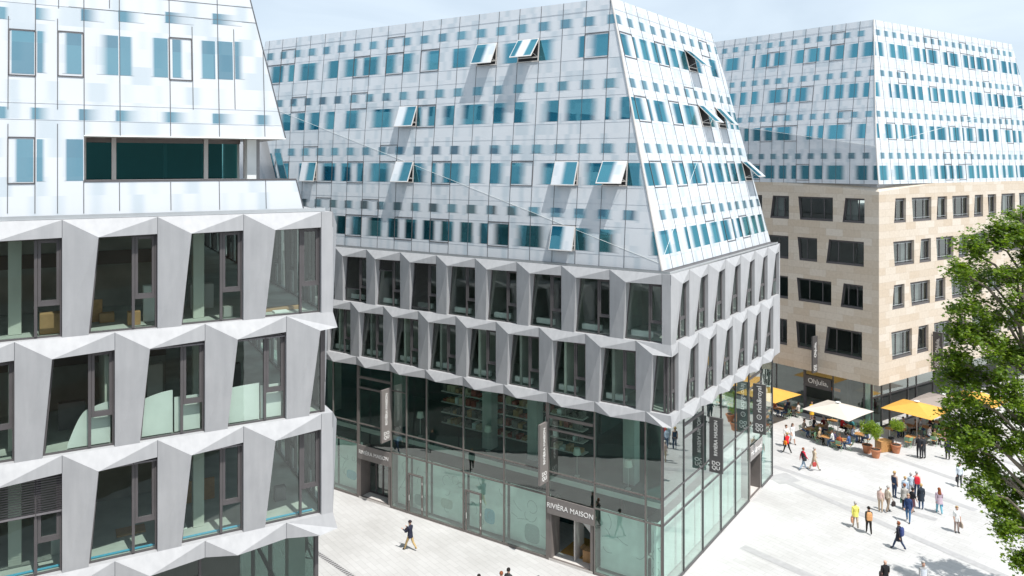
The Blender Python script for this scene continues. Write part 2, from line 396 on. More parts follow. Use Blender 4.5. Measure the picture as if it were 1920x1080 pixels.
def storey(fac, root, z0, z1, peaks, right='flat', left='none', uL=0., uR=0., dv=.40, cdv=.13, g=.24, hv=.55, wins=None, name='concrete_storey', pier=True):
    """one storey of folded panels; peaks are the upright pier edges. pier=False: only the hanging hem under the lowest storey"""
    mb = MB(); C = M['conc']; P = fac.P; zv = z1 - hv; zb = z0 if pier else zv
    def F(*pts): mb.face([P(*p) for p in pts], C)
    def bay(u1, u2, k):
        sc = (u2 - u1) / 3.0; a, ab = 1.09 * sc, .80 * sc
        P1, P2, V, Q = (u1, z1, 0), (u2, z1, 0), (u1 + a, zv, dv), (u2, zv, 0)
        BL, BR, B2 = (u1, zb, 0), (u1 + ab, zb, 0), (u2, zb, 0)
        F(P1, V, P2); F(V, Q, P2)
        if not pier:
            F(P1, (u1, zv, 0), V); F((u1, zv, 0), (u1, zv, -.6), (u2, zv, -.6), Q, V); return
        F(P1, BL, V); F(BL, BR, V)
        i = lambda p: (p[0], p[1], -g)
        F(BR, i(BR), i(V), V); F(V, i(V), i(Q), Q); F(Q, i(Q), i(B2), B2); F(BR, B2, i(B2), i(BR))
        if wins is not None: window(fac, root, (u1 + ab, zb), (u2, zb), (u2, zv), (u1 + a, zv), -g, **wins(k))
    for u1 in peaks: fac.box(mb, u1 - .008, u1 + .008, zv, z1 - .004, -.01, .004, M['joint'])
    for k, (u1, u2) in enumerate(zip(peaks, peaks[1:])): bay(u1, u2, k)
    e = peaks[-1]
    if right == 'flat' and pier: F((e, zb, 0), (uR, zb, 0), (uR, z1, 0), (e, z1, 0))
    elif right == 'flat': F((e, zv, 0), (uR, zv, 0), (uR, z1, 0), (e, z1, 0)); F((e, zv, 0), (e, zv, -.6), (uR, zv, -.6), (uR, zv, 0))
    elif right == 'corner':
        sc = 1.0; a, ab = 1.09, .80
        V = (e + a, zv, dv); Cn = (uR + cdv, zv, cdv); Ct = (uR, z1, 0); BL, BR = (e, zb, 0), (e + ab, zb, 0)
        F((e, z1, 0), V, Cn, Ct)
        if pier:
            F((e, z1, 0), BL, V); F(BL, BR, V)
            i = lambda p: (p[0], p[1], -g)
            F(BR, i(BR), i(V), V); F(V, i(V), (uR - g, zv, -g), Cn); F(BR, (uR, zb, 0), (uR - g, zb, -g), i(BR))
            if wins is not None: window(fac, root, (e + ab, zb), (uR - g, zb), (uR - g, zv), (e + a, zv), -g, mull=.75)
        else:
            F((e, z1, 0), (e, zv, 0), V); F((e, zv, 0), (e, zv, -.6), (uR - .6, zv, -.6), Cn, V)
    if left == 'corner':
        u2 = peaks[0]; Cn = (uL - cdv, zv, cdv); Ct = (uL, z1, 0); Q = (u2, zv, 0); P2 = (u2, z1, 0); B2 = (u2, zb, 0)
        F(Ct, Cn, P2); F(Cn, Q, P2)
        i = lambda p: (p[0], p[1], -g)
        if pier:
            F(Cn, (uL + g, zv, -g), i(Q), Q); F(Q, i(Q), i(B2), B2); F((uL, zb, 0), B2, i(B2), (uL + g, zb, -g))
            if wins is not None: window(fac, root, (uL + g, zb), (u2, zb), (u2, zv), (uL + g, zv), -g, mull=.4)
        else: F(Cn, (uL + .6, zv, -.6), (u2, zv, -.6), Q)
    return part(mb, name, root)

def slab(root, pts, z0, z1, name, mtop, mbot=None):
    mb = MB(); n = len(pts); mbot = mbot or mtop
    mb.face([(x, y, z1) for x, y in pts], mtop); mb.face([(x, y, z0) for x, y in pts][::-1], mbot)
    for k in range(n):
        a, b = pts[k], pts[(k + 1) % n]
        mb.face([(a[0], a[1], z0), (b[0], b[1], z0), (b[0], b[1], z1), (a[0], a[1], z1)], mbot)
    return part(mb, name, root)

# ------------------------------------------------------------------ printed-glass upper storeys
def creased(k1, k2, c0, m):
    """inward lean: k1 per metre below a crease that climbs from c0 by m per metre along the wall, k2 above it"""
    def off(u, z):
        zc = c0 + m * abs(u)
        return -(k1 * z if z <= zc else k1 * zc + k2 * (z - zc))
    off.zc = lambda u: c0 + m * abs(u)
    return off
def corner_u(L, R, z):
    """where two leaning walls meet at height z: u on each"""
    ul = ur = 0.0
    for _ in range(12):
        ol, orr = L.off(ul, z), R.off(ur, z)
        ax, ay = L.ox + ol * L.nx, L.oy + ol * L.ny; bx, by = R.ox + orr * R.nx, R.oy + orr * R.ny
        det = L.dx * (-R.dy) - L.dy * (-R.dx)
        rx, ry = bx - ax, by - ay
        ul = (rx * (-R.dy) - ry * (-R.dx)) / det; ur = (L.dx * ry - L.dy * rx) / det
    return ul, ur
def patch(mb, fac, ua, ub, z0, z1, sl, sr, lim=None, o=.008, mx=1.0, sub=False):
    """clear area in the print with soft printed edges left and right"""
    us = [ua - sl, ua, ub, ub + sr]; at_ = [0, mx, mx, 0]
    def cl(u, z):
        if lim:
            lo, hi = lim(z); return min(max(u, lo + .05), hi - .05)
        return u
    cross = fac.off and fac.off.zc(ua) > -1 and (min(z0 - fac.off.zc(u) for u in us[::3]) < 0 < max(z1 - fac.off.zc(u) for u in us[::3]))
    if cross and z1 - z0 > .25 and not sub:
        for i in range(10): patch(mb, fac, ua, ub, z0 + (z1 - z0) * i / 10, z0 + (z1 - z0) * (i + 1) / 10, sl, sr, lim, o, mx, True)
        return
    if sub and ub - ua > .13:
        n = int((ub - ua) / .12) + 1; us = [ua - sl] + [ua + (ub - ua) * i / n for i in range(n + 1)] + [ub + sr]; at_ = [0] + [mx] * (n + 1) + [0]
    for k in range(len(us) - 1):
        if k == 0 and sl <= 0 or k == len(us) - 2 and sr <= 0: continue
        a, b = us[k], us[k + 1]
        q = [(cl(a, z0), z0, at_[k]), (cl(b, z0), z0, at_[k + 1]), (cl(b, z1), z1, at_[k + 1]), (cl(a, z1), z1, at_[k])]
        if abs(q[0][0] - q[1][0]) < .01 and abs(q[2][0] - q[3][0]) < .01: continue
        mb.face([fac.P(u, z, o) for u, z, _ in q], M['frit'], [(u, z) for u, z, _ in q], [c for *_, c in q])
def vjoint(mb, fac, u, za, zb_, wd, o, m):
    zs = [za]; zc = fac.off.zc(u) if fac.off else -1
    if za < zc < zb_: zs.append(zc)
    zs.append(zb_)
    for a, b in zip(zs, zs[1:]): fac.bar(mb, (u, a), (u, b), wd, .002, o, m)
def outline(mb, fac, ua, ub, z0, z1, wd=.05, m=None, o=.03):
    m = m or M['dark']
    for a, b in (((ua, z0), (ub, z0)), ((ua, z1), (ub, z1))): fac.bar(mb, a, b, wd, .004, o, m)
    for a, b in (((ua, z0 + wd / 2), (ua, z1 - wd / 2)), ((ub, z0 + wd / 2), (ub, z1 - wd / 2))): fac.bar(mb, a, b, wd, .004, o + .002, m)
def open_window(fac, root, ua, ub, z0, z1, ang, left_clear, both=False, chainside=1):
    """top-hung sash standing open: opening painted black for its shade, with a pale frame, sash with its own print"""
    mb = MB(); P = fac.P
    fac.quad(mb, ua, ub, z0, z1, .010, M['black'])  # flat black sheet: the shade inside the opening is painted on
    for a, b in (((ua, z0 + .04), (ub, z0 + .04)), ((ua, z0 + .28), (ub, z0 + .28))): fac.bar(mb, a, b, .06, .012, .05, M['pale'])
    for u in (ua + .04, ub - .04): fac.bar(mb, (u, z0 + .08), (u, z1 - .02), .06, .012, .052, M['pale'])
    fac.bar(mb, (ua, z1 + .03), (ub, z1 + .03), .05, .012, .05, M['dark'])
    w_ = part(mb, 'roof_window', root)
    L = z1 - z0 + .06; sn, cs = math.sin(ang), math.cos(ang)
    def SP(u, t, n=0.0): return P(u, z1 + .02 - t * cs + n * sn, .05 + t * sn + n * cs)
    s = MB()
    def q(a, b, t0, t1, n, m, attr=None):
        pts = [(a, t1), (b, t1), (b, t0), (a, t0)]
        s.face([SP(u, t, n) for u, t in pts], m, [(u, z1 - t) for u, t in pts], attr)
    s.hexa([SP(ua, L, 0), SP(ub, L, 0), SP(ub, L, .045), SP(ua, L, .045), SP(ua, 0, 0), SP(ub, 0, 0), SP(ub, 0, .045), SP(ua, 0, .045)], M['pale'])
    q(ua + .03, ub - .03, .03, L - .03, .049, M['frit'])
    wd = ub - ua
    if both: segs = [(ua + .05, ua + .2 * wd, 0, .12 * wd), (ub - .3 * wd, ub - .05, .12 * wd, 0)]
    elif left_clear: segs = [(ua + .05, ua + .42 * wd, 0, .25 * wd)]
    else: segs = [(ub - .42 * wd, ub - .05, .25 * wd, 0)]
    for a, b, sl, sr in segs:
        for u0, u1, c0, c1 in ((a - sl, a, 0, 1), (a, b, 1, 1), (b, b + sr, 1, 0)):
            if u1 - u0 > .005: q(u0, u1, .06, L - .07, .053, M['frit'], [c0, c1, c1, c0])
    s.build('sash', w_)
    # stays from frame to sash
    st = MB()
    for u in (ua + .1, ub - .1): st.tube(P(u, z0 + .3, .04), SP(u, L * .75, -.005), .012, .012, M['pale'], 5)
    st.build('window_stay', w_)
    return w_

def upper(fac, root, lim, H, zbase, bay, first, nb, floor, nfl, rs, opens, far_u, zw=.78, hw=1.22, zs=2.56, hs=.52, prob=.5, jw=.026):
    """mullions, clear areas and roof windows of one leaning face; lim(z) gives its two edges; opens: {(bay, floor): (angle, clear on the left, both sides)}"""
    j = MB(); sk = MB()
    sg = -1 if far_u < 0 else 1
    mull = [sg * (first + bay * k) for k in range(nb + 1)]
    edges = [0.0] + mull
    def within(u, z): lo, hi = lim(z); return lo - 1e-6 <= u <= hi + 1e-6
    for u in mull:
        zt = H
        if not within(u, 0.05): continue
        if not within(u, H):
            a, b = 0.05, H
            for _ in range(24):
                c = (a + b) / 2
                if within(u, c): a = c
                else: b = c
            zt = a
        vjoint(j, fac, u, 0.0, zt, jw, .016, M['joint'])
    zj = []
    for f in range(nfl): zj += [f * floor + zw - .14, f * floor + zw + hw + .16, f * floor + zs + hs + .3]
    zj = [z for z in zj if z < H - .2] + [H - .62]
    for z in zj:
        lo, hi = lim(z); n = max(2, int((hi - lo) / 1.5))
        for k in range(n): fac.bar(j, (lo + (hi - lo) * k / n, z), (lo + (hi - lo) * (k + 1) / n, z), .014, .002, .010, M['hjoint'])
    part(j, 'glazing_joints', root)
    kinds = 'AEBCDACE'
    for f in range(nfl):
        z0 = f * floor + zw; z1 = z0 + hw; prev = 'C'; prevopen = False
        for k in range(nb + 1):
            a, b = edges[k], (edges[k + 1] if k + 1 < len(edges) else edges[k] + sg * bay)
            ua, ub = min(a, b), max(a, b)
            lo, hi = lim((z0 + z1) / 2)
            if ub < lo + .1 or ua > hi - .1: continue
            full = lo + .12 < ua and ub < hi - .12 and within(ua, z1) and within(ub, z1)
            kd = rs.choice(kinds)
            if prev in 'D' and kd == 'D': kd = 'A'
            op = opens.get((k, f))
            w_ = ub - ua
            segs = {'A': [(ua, ua + .30 * w_, 0, .50 * w_)], 'B': [(ub - .30 * w_, ub, .52 * w_, 0)], 'C': [(ua, ua + .10 * w_, 0, .26 * w_), (ub - .28 * w_, ub, .24 * w_, 0)],
                    'D': [(ub - .16 * w_, ub, .20 * w_, 0)], 'E': [(ub - .42 * w_, ub, .46 * w_, 0)]}[kd]
            if op and full:
                open_window(fac, root, ua, ub, z0 - .05, z1 + .08, math.radians(op[0]), op[1], op[2]); prevopen = True
            elif full and not prevopen and kd in 'ACE' and rs.random() < prob:
                mbw = MB()
                for s_ in segs: patch(mbw, fac, *s_[:2], z0, z1, *s_[2:], lim)
                outline(mbw, fac, ua, ub, z0 - .1, z1 + .1, .034 if bay < 1.4 else .042)
                part(mbw, 'roof_window', root); prevopen = True
            else:
                for s_ in segs: patch(sk, fac, *s_[:2], z0, z1, *s_[2:], lim)
                prevopen = False
            prev = kd
        z0 = f * floor + zs; z1 = z0 + hs
        for k, u in enumerate(mull):
            if within(u, z1) and z1 < H - .3:
                patch(sk, fac, u - .06, u + .38 * bay / 1.5, z0, z1, .22, .40 * bay / 1.5, lim, mx=.76)
                if rs.random() < .08 and within(u + bay, z1) and within(u - .1, z1):
                    mbw = MB(); outline(mbw, fac, u, u + bay, z0 - .45, z1 + .12, .034)
                    part(mbw, 'roof_window', root)
    return sk

def facet_pair(mb, fac, lim, H, m):
    """the two flat facets of one face, below and above its crease"""
    def zc_at(i):
        z = 1.0
        for _ in range(10): z = fac.off.zc(lim(z)[i])
        return z
    zl, zr = zc_at(0), zc_at(1)
    def pt(i, z): return (lim(z)[i], z)
    low = [pt(0, 0), pt(1, 0), pt(1, min(zr, H)), pt(0, min(zl, H))]
    if zl < H and zr < H: polys = [low, [pt(0, zl), pt(1, zr), pt(1, H), pt(0, H)]]
    else:
        # the crease leaves through the top edge
        i_in = 0 if zl < zr else 1
        t = [lim(H)[0], lim(H)[1]]; u = t[i_in]
        a, b = t[i_in], t[1 - i_in]
        for _ in range(40):
            c = (a + b) / 2
            if fac.off.zc(c) < H: a = c
            else: b = c
        uc = a
        if i_in == 0: polys = [[pt(0, 0), pt(1, 0), pt(1, H), (uc, H), pt(0, zl)], [pt(0, zl), (uc, H), pt(0, H)]]
        else: polys = [[pt(0, 0), pt(1, 0), pt(1, zr), (uc, H), pt(0, H)], [(uc, H), pt(1, zr), pt(1, H)]]
    for p in polys: mb.face([fac.P(u, z) for u, z in p], m, p)
    if zl < H and zr < H: return (pt(0, zl), pt(1, zr))
    return (pt(0, zl), (uc, H)) if i_in == 0 else ((uc, H), pt(1, zr))

# ================================================================== GROUND
gm = MB(); gm.face([(-600, -300, 0), (600, -300, 0), (600, 1500, 0), (-600, 1500, 0)], M['pave'])
tag(gm.build('plaza'), kind='structure')
STZ = [.004]
def strip(p, q, wd, name='paving_band'):
    STZ[0] += .0012
    a, b = Vector((*at(*p), 0)), Vector((*at(*q), 0)); d = (b - a).normalized(); n = Vector((-d.y, d.x, 0)) * wd / 2
    mb = MB(); mb.face([(*(v.xy), STZ[0]) for v in (a + n, a - n, b - n, b + n)], M['band']); return tag(mb.build(name), kind='structure')
strip((1660, 853), (1912, 941), .55); strip((1450, 874), (1648, 940), .55); strip((1732, 923), (1830, 957), .55); strip((1706, 960), (1756, 975), .55)
strip((1458, 896), (1900, 1088), .55); strip((1392, 1025), (1530, 1086), .6); strip((1455, 890), (1482, 905), 1.8)
strip((1690, 800), (1990, 900), .5)

def memo(f):
    c = {}
    def g(z):
        k = round(z, 4)
        if k not in c: c[k] = f(z)
        return c[k]
    return g

# ================================================================== MIDDLE OFFICE BUILDING
mid = thing('office_building', 'middle office building with grey folded concrete storeys, glazed shop base and white printed glass top', 'office building', (8.14, 40.27, 0)); WC.add(mid.name)
BL = Fac(8.14, 40.27, .8297, -.5583); BR = Fac(8.14, 40.27, .5683, .8228)
Z0, Z1, Z2 = 9.60, 13.22, 16.84
rs = random.Random(11)
def wins_bl1(k):
    return {3: dict(blind=.72, dark=True), 5: dict(blind=.95, dark=True)}.get(k, {})
pk = [-(.49 + 3 * i) for i in range(11)][::-1]
# blinds: the third and first full windows seen beside the left building
pk_b = pk
def wb(k):
    n = len(pk_b) - 2 - k                      # 0 = bay nearest the corner
    return {7: dict(blind=.74, dark=True), 5: dict(blind=.97, dark=True), 6: dict(blind=.25, dark=True)}.get(n, {})
storey(BL, mid, Z1, Z2, pk, 'flat', uR=0, wins=wb, dv=.30)
storey(BL, mid, Z0, Z1, [-(1.96 + 3 * i) for i in range(11)][::-1], 'corner', uR=0, wins=lambda k: {}, dv=.30)
storey(BL, mid, Z0, Z0, [-(1.40 + 3 * i) for i in range(11)][::-1], 'corner', uR=0, pier=False, name='concrete_hem', dv=.30)
storey(BR, mid, Z1, Z2, [0] + [2.47 + 2.8 * i for i in range(7)], 'flat', uR=19.4, wins=lambda k: dict(mull=.5), dv=.27)
storey(BR, mid, Z0, Z1, [1.0 + 2.8 * i for i in range(7)], 'flat', 'corner', uL=0, uR=19.4, wins=lambda k: dict(mull=.5), dv=.27)
storey(BR, mid, Z0, Z0, [1.3 + 2.8 * i for i in range(7)], 'flat', 'corner', uL=0, uR=19.4, pier=False, name='concrete_hem', dv=.30)
def foot(ins, F1=BL, far=-36.0, dep=-19.3):
    return [F1.P(-ins, 0, -ins)[:2], F1.P(-ins, 0, dep)[:2], F1.P(far, 0, dep)[:2], F1.P(far, 0, -ins)[:2]]
for z in (Z1, Z0): slab(mid, foot(.36), z - .42, z - .012, 'floor_slab', M['room'], M['ceil'])
slab(mid, foot(.02), Z2 - .42, Z2 - .004, 'parapet_deck', M['conc'], M['ceil'])
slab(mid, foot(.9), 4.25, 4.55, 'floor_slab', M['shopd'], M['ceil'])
mb = MB()
for (za, zb_) in ((Z0, Z1 - .42), (Z1, Z2 - .42)):
    BL.box(mb, -36, -6, za, zb_, -6.3, -6.0, M['room']); BR.box(mb, 6.31, 19, za, zb_, -5.8, -5.5, M['room'])
    for i in range(12): BL.box(mb, -3.6 - 3.0 * i, -3.45 - 3.0 * i, za, zb_, -6.0, -.5, M['roomg'] if i % 2 else M['room'])
    for i in range(6): BR.box(mb, 4.0 + 2.8 * i, 4.12 + 2.8 * i, za, zb_, -5.5, -.5, M['room'])
part(mb, 'room_wall', mid)
mb = MB()
BR.box(mb, 19.2, 19.4, Z0 - .55, Z2, -18, -.001, M['conc']); BL.box(mb, -36, -.5, Z0 - .55, Z2, -19.4, -19.2, M['conc'])
part(mb, 'rear_wall', mid)
# radiators seen through the panes
mb = MB()
for i in range(11):
    for z, u in ((Z1, -1.2 - 3 * i), (Z0, -2.7 - 3 * i)): BL.box(mb, u - 1.3, u - .1, z + .12, z + .42, -.75, -.58, M['white'])
part(mb, 'radiator', mid)

# printed glass top
RB = 14.9
BLr = Fac(7.81, 40.86, .8297, -.5583, creased(.045, .10, .35, .300), 16.95)
BRr = Fac(7.81, 40.86, .5683, .8228, creased(.225, .248, .35, .66), 16.95)
cB = memo(lambda z: corner_u(BLr, BRr, z))
limL = memo(lambda z: (-34.0 + 1.3 / RB * z, cB(z)[0])); limR = memo(lambda z: (cB(z)[1], 18.9 - 2.5 / RB * z))
def opens_of(fac, lst, first, bay, floor):
    d = {}
    for px, py, ang, lc, both in lst:
        u, z = fac.uz(px, py); d[(max(0, math.ceil((abs(u) - first) / bay)), int(z / floor))] = (ang, lc, both)
    return d
opL = opens_of(BLr, [(1008, 97, 36, 0, 1), (928, 108, 24, 1, 0), (777, 222, 17, 0, 0), (1165, 322, 30, 1, 0), (1078, 325, 15, 0, 0), (767, 325, 21, 0, 0), (1063, 446, 13, 1, 0), (592, 325, 10, 0, 0)], 2.19, 1.5, 3.62)
opR = opens_of(BRr, [(1288, 112, 42, 1, 0), (1312, 217, 38, 1, 0), (1345, 222, 36, 1, 0), (1352, 133, 20, 0, 0), (1400, 322, 42, 1, 0)], 1.35, 1.5, 3.62)
sk = upper(BLr, mid, limL, RB, 16.95, 1.5, 2.19, 22, 3.62, 4, random.Random(5), opL, -34)
crL = facet_pair(sk, BLr, limL, RB, M['frit']); part(sk, 'glass_skin', mid)
sk = upper(BRr, mid, limR, RB, 16.95, 1.5, 1.35, 12, 3.62, 4, random.Random(21), opR, 19)
crR = facet_pair(sk, BRr, limR, RB, M['frit']); part(sk, 'glass_skin', mid)
mb = MB()
for fac, c in ((BLr, crL), (BRr, crR)):
    n = 24
    for k in range(n):
        p = [(c[0][0] + (c[1][0] - c[0][0]) * t / n, c[0][1] + (c[1][1] - c[0][1]) * t / n) for t in (k, k + 1)]
        fac.bar(mb, p[0], p[1], .022, .008, .014, M['white'])
for k in range(10):           # corner strip
    za, zb_ = RB * k / 10, RB * (k + 1) / 10
    mb.tube(BLr.P(cB(za)[0], za, .01), BLr.P(cB(zb_)[0], zb_, .01), .055, .055, M['pale'], 6)
part(mb, 'edge_trim', mid)
mb = MB()
q = lambda fac, lim, i, z: fac.P(lim(z)[i], z)
bk0 = (BRr.P(18.9, 0)[0] - 34 * .8297, BRr.P(18.9, 0)[1] + 34 * .5583, 16.95); bk1 = (q(BRr, limR, 1, RB)[0] - 29.5 * .8297, q(BRr, limR, 1, RB)[1] + 29.5 * .5583, 16.95 + RB)
A_, B_, C_ = q(BLr, limL, 0, RB), q(BLr, limL, 1, RB), q(BRr, limR, 1, RB)
a_, c_ = q(BLr, limL, 0, 0), q(BRr, limR, 1, 0)
mb.face([A_, B_, C_], M['alum']); mb.face([A_, C_, bk1], M['alum'])
mb.face([c_, bk0, C_], M['conc']); mb.face([C_, bk0, bk1], M['conc']); mb.face([bk0, a_, bk1], M['conc']); mb.face([bk1, a_, A_], M['conc'])
part(mb, 'roof', mid)
mb = MB()
BL.box(mb, -34, -.12, Z2 + .01, Z2 + .09, -.30, -.12, M['dark']); BR.box(mb, .12, 19.2, Z2 + .01, Z2 + .09, -.60, -.12, M['dark'])
BL.box(mb, -34, -.10, Z2 + .005, Z2 + .12, -.118, -.09, M['alum']); BR.box(mb, .10, 19.2, Z2 + .005, Z2 + .12, -.118, -.09, M['alum'])
part(mb, 'gutter', mid)

# glazed shop base
GL = Fac(7.84, 40.9, .8297, -.5583); GR = Fac(7.84, 40.9, .5683, .8228)
ZT = 9.02
def shop_bay(fac, root, ua, ub, lines, frame=None, thick=.07, z0=0.0, zt=ZT, pane_from=None, name='shop_window', last=False, glass=None, door=None):
    fm = frame or M['bronze']; mb = MB()
    fac.box(mb, ua - thick / 2, ua + thick / 2, z0, zt, -.12, .05, fm)
    if last: fac.box(mb, ub - thick / 2, ub + thick / 2, z0, zt, -.12, .05, fm)
    a, b = ua + thick / 2, ub - thick / 2
    fac.box(mb, a, b, z0, z0 + .14, -.10, .04, fm)
    for z, h in lines: fac.box(mb, a, b, z - h / 2, z + h / 2, -.10, .035, fm)
    if door:      # a leaf with its own frame, hinges and handle
        d0, d1, dz = door
        for (p0, p1, q0, q1) in ((d0, d0 + .1, z0 + .14, dz), (d1 - .1, d1, z0 + .14, dz), (d0 + .1, d1 - .1, dz - .1, dz)): fac.box(mb, p0, p1, q0, q1, -.08, .045, fm)
        for z in (.5, 1.3, 2.1): fac.box(mb, d1 - .03, d1 + .02, z, z + .14, .045, .075, M['pale'])
        fac.box(mb, d0 + .12, d0 + .15, .9, 1.25, .045, .11, M['steel'])
    w_ = part(mb, name, root)
    g = MB(); fac.quad(g, ua, ub, (pane_from if pane_from is not None else z0), zt, 0, glass or M['shop']); g.build('pane', w_)
    return w_
tr = [(3.64, .07), (5.02, .07)]
mL = [GL.uz(px, 900)[0] for px in (560, 625, 672, 734, 762.5, 800, 869, 945, 1027, 1115, 1210.5, 1241.5)]
mL = [mL[0] - 6.4, mL[0] - 3.2] + mL; mL[-1] = -.04
ENT = []
for k, (a, b) in enumerate(zip(mL, mL[1:])):
    px = {4: 'ent', 10: 'ent'}.get(k)
    if px:
        wv = shop_bay(GL, mid, a, b, tr[1:] + [(3.42, .07), (8.15, .16), (7.45, .12)], thick=.2, pane_from=3.42)
        ENT.append((a, b))
    elif k in (6, 8): shop_bay(GL, mid, a, b, tr, door=(a + .15, min(a + 1.35, b - .05), 2.62))
    elif k == 5: shop_bay(GL, mid, a, b, tr + [(7.7, .05)])
    else: shop_bay(GL, mid, a, b, tr, last=(k == len(mL) - 2))
mR = [.03] + [GR.uz(px, 900)[0] for px in (1282, 1318, 1352, 1379, 1404, 1427, 1448)]
for k, (a, b) in enumerate(zip(mR, mR[1:])):
    if k == 5: shop_bay(GR, mid, a, b, tr[1:] + [(3.42, .07), (8.15, .16), (7.45, .12)], pane_from=3.42); ENTR = (a, b)
    elif k == 1: shop_bay(GR, mid, a, b, tr + [(8.15, .16), (7.45, .12)], M['dark'], .05)
    else: shop_bay(GR, mid, a, b, tr, M['dark'], .05, last=(k == 6))
# entrances: recessed doors under a fascia
def entrance(fac, a, b, open_=False):
    mb = MB(); fm = M['bronze']
    fac.box(mb, a + .1, b - .1, 0.006, .12, -1.1, .06, M['pale'])
    for u in (a + .18, b - .18): fac.box(mb, u - .08, u + .08, .12, 3.38, -.9, .03, fm)
    fac.box(mb, a + .26, b - .26, 2.55, 2.66, -.9, -.8, fm)
    o = part(mb, 'entrance', mid)
    n = 4; wdt = (b - a - .52) / n
    for k in range(n):
        if open_ and k != 1: continue
        d = MB(); u0 = a + .26 + k * wdt; u1 = u0 + wdt
        if open_: fac.box(d, u0 + wdt - .05, u0 + wdt + .03, .12, 2.55, -1.5, -.45, M['pale'])
        else:
            for (p0, p1, q0, q1) in ((u0, u0 + .06, .12, 2.55), (u1 - .06, u1, .12, 2.55), (u0 + .06, u1 - .06, .12, .24), (u0 + .06, u1 - .06, 2.45, 2.55)): fac.box(d, p0, p1, q0, q1, -.86, -.80, M['dark'])
            fac.quad(d, u0 + .06, u1 - .06, .24, 2.45, -.83, M['shop'])
        d.build('door', o)
    return o
entrance(GL, *ENT[0]); entrance(GL, *ENT[1], open_=True); entrance(GR, *ENTR)
# behind the shop glass: back walls, shelves, pale printed blinds in the lower windows
mb = MB()
for za, zb_, d in ((.01, 4.24, 4.5), (4.56, 9.0, 8.0)):
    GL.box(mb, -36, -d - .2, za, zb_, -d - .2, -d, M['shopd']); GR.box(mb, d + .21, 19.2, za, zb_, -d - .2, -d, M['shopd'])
for u in (-27, -20.5, -13.0, -9.6, -3.2): GL.box(mb, u, u + .7, 4.56, 9.0, -2.6, -1.9, M['room'])
part(mb, 'shop_wall', mid)
mb = MB()
for u0, u1 in ((-12.6, -9.8), (-9.0, -6.2), (-17.0, -13.6)):
    for z in (5.2, 5.9, 6.6, 7.3, 8.0):
        GL.box(mb, u0, u1, z, z + .05, -3.4, -2.7, M['pale'])
        u = u0 + .1
        while u < u1 - .3:
            wd = rs.uniform(.12, .4); GL.box(mb, u, u + wd, z + .05, z + rs.uniform(.18, .5), -3.3, -2.8, rs.choice([M['card'], M['white'], M['roomd'], cloth((.35, .08, .06)), cloth((.5, .42, .3)), M['bronze']])); u += wd + rs.uniform(.02, .2)
part(mb, 'shelf', mid)
for k, (a, b) in enumerate(zip(mL, mL[1:])):
    if k in (4, 10) or k < 2: continue
    mb = MB(); GL.box(mb, a + .1, b - .1, .2, 3.5, -.52, -.5, M['white'])
    # faint line drawings on the pale screens
    for i in range(6):
        u = rs.uniform(a + .25, b - .5); z = rs.uniform(.5, 3.0); an = rs.uniform(0, 6.28); cur = rs.uniform(-.5, .5); st = rs.uniform(.06, .12)
        for _ in range(rs.randint(6, 16)):
            u2, z2 = u + st * math.cos(an), z + st * math.sin(an); an += cur + rs.uniform(-.15, .15)
            if not (a + .15 < u2 < b - .15 and .35 < z2 < 3.3): break
            GL.bar(mb, (u, z), (u2, z2), .022, -.499, -.494, M['ink']); u, z = u2, z2
    if rs.random() < .6 and b - a > 1.2:
        uc, zc_ = (a + b) / 2 + rs.uniform(-.3, .3), rs.uniform(.7, 1.3); hw_, hh = rs.uniform(.3, .55), rs.uniform(.25, .6); m_ = rs.choice([cloth((.30, .55, .66)), cloth((.58, .60, .56)), cloth((.45, .50, .50))])
        pts = [GL.P(uc + hw_ * math.copysign(abs(math.cos(t * .3927)) ** .6, math.cos(t * .3927)), zc_ + hh * math.copysign(abs(math.sin(t * .3927)) ** .6, math.sin(t * .3927)), -.4975) for t in range(16)]
        mb.face(pts, m_)
    part(mb, 'display_screen', mid)
for k, (a, b) in enumerate(zip(mR, mR[1:])):
    if k == 5: continue
    mb = MB(); GR.box(mb, a + .05, b - .05, .2, 3.5, -.52, -.5, M['white']); part(mb, 'display_screen', mid)

M['sglass'] = glass_mat('smoked_glass', (.36, .47, .44), .06, .7, 3.0)
M['dglass'] = glass_mat('dark_glass', (.25, .60, .60), .035, .6, 3.0); M['dglass'].node_tree.nodes['Glossy BSDF'].inputs['Color'].default_value = (.25, .85, .85, 1)
# ================================================================== LEFT OFFICE BUILDING
lef = thing('office_building', 'near left office building with pale folded concrete, recessed balcony and white glass upper storeys', 'office building', (-6.47, 28.4, 0)); WC.add(lef.name)
AF = Fac(-6.47, 28.4, .867, .498); AS = Fac(-6.47, 28.4, -.498, .867)
A0_, A1_, A2_, A3_ = 9.93, 13.55, 17.17, 20.79
p1 = [-(.42 + 2.69 * i) for i in range(7)][::-1]; p2 = [-(1.66 + 2.69 * i) for i in range(6)][::-1]
n1, n2 = len(p1) - 2, len(p2) - 2
wA3 = lambda k: {3: dict(blind=.40), 2: dict(blind=.045), 1: dict(blind=.04), 0: dict()}.get(n1 - k, {})
wA2 = lambda k: {0: dict(blind=.055), 1: dict(blind=.045)}.get(n2 - k, {})
storey(AF, lef, A2_, A3_, p1, 'flat', uR=0, wins=lambda k: {})
storey(AF, lef, A1_, A2_, p2, 'corner', uR=0, wins=wA2)
storey(AF, lef, A0_, A1_, p1, 'flat', uR=0, wins=wA3)
storey(AF, lef, A0_, A0_, p2, 'corner', uR=0, pier=False, name='concrete_hem')
s1 = [0] + [2.3 + 2.69 * i for i in range(14)]; s2 = [1.0 + 2.69 * i for i in range(14)]
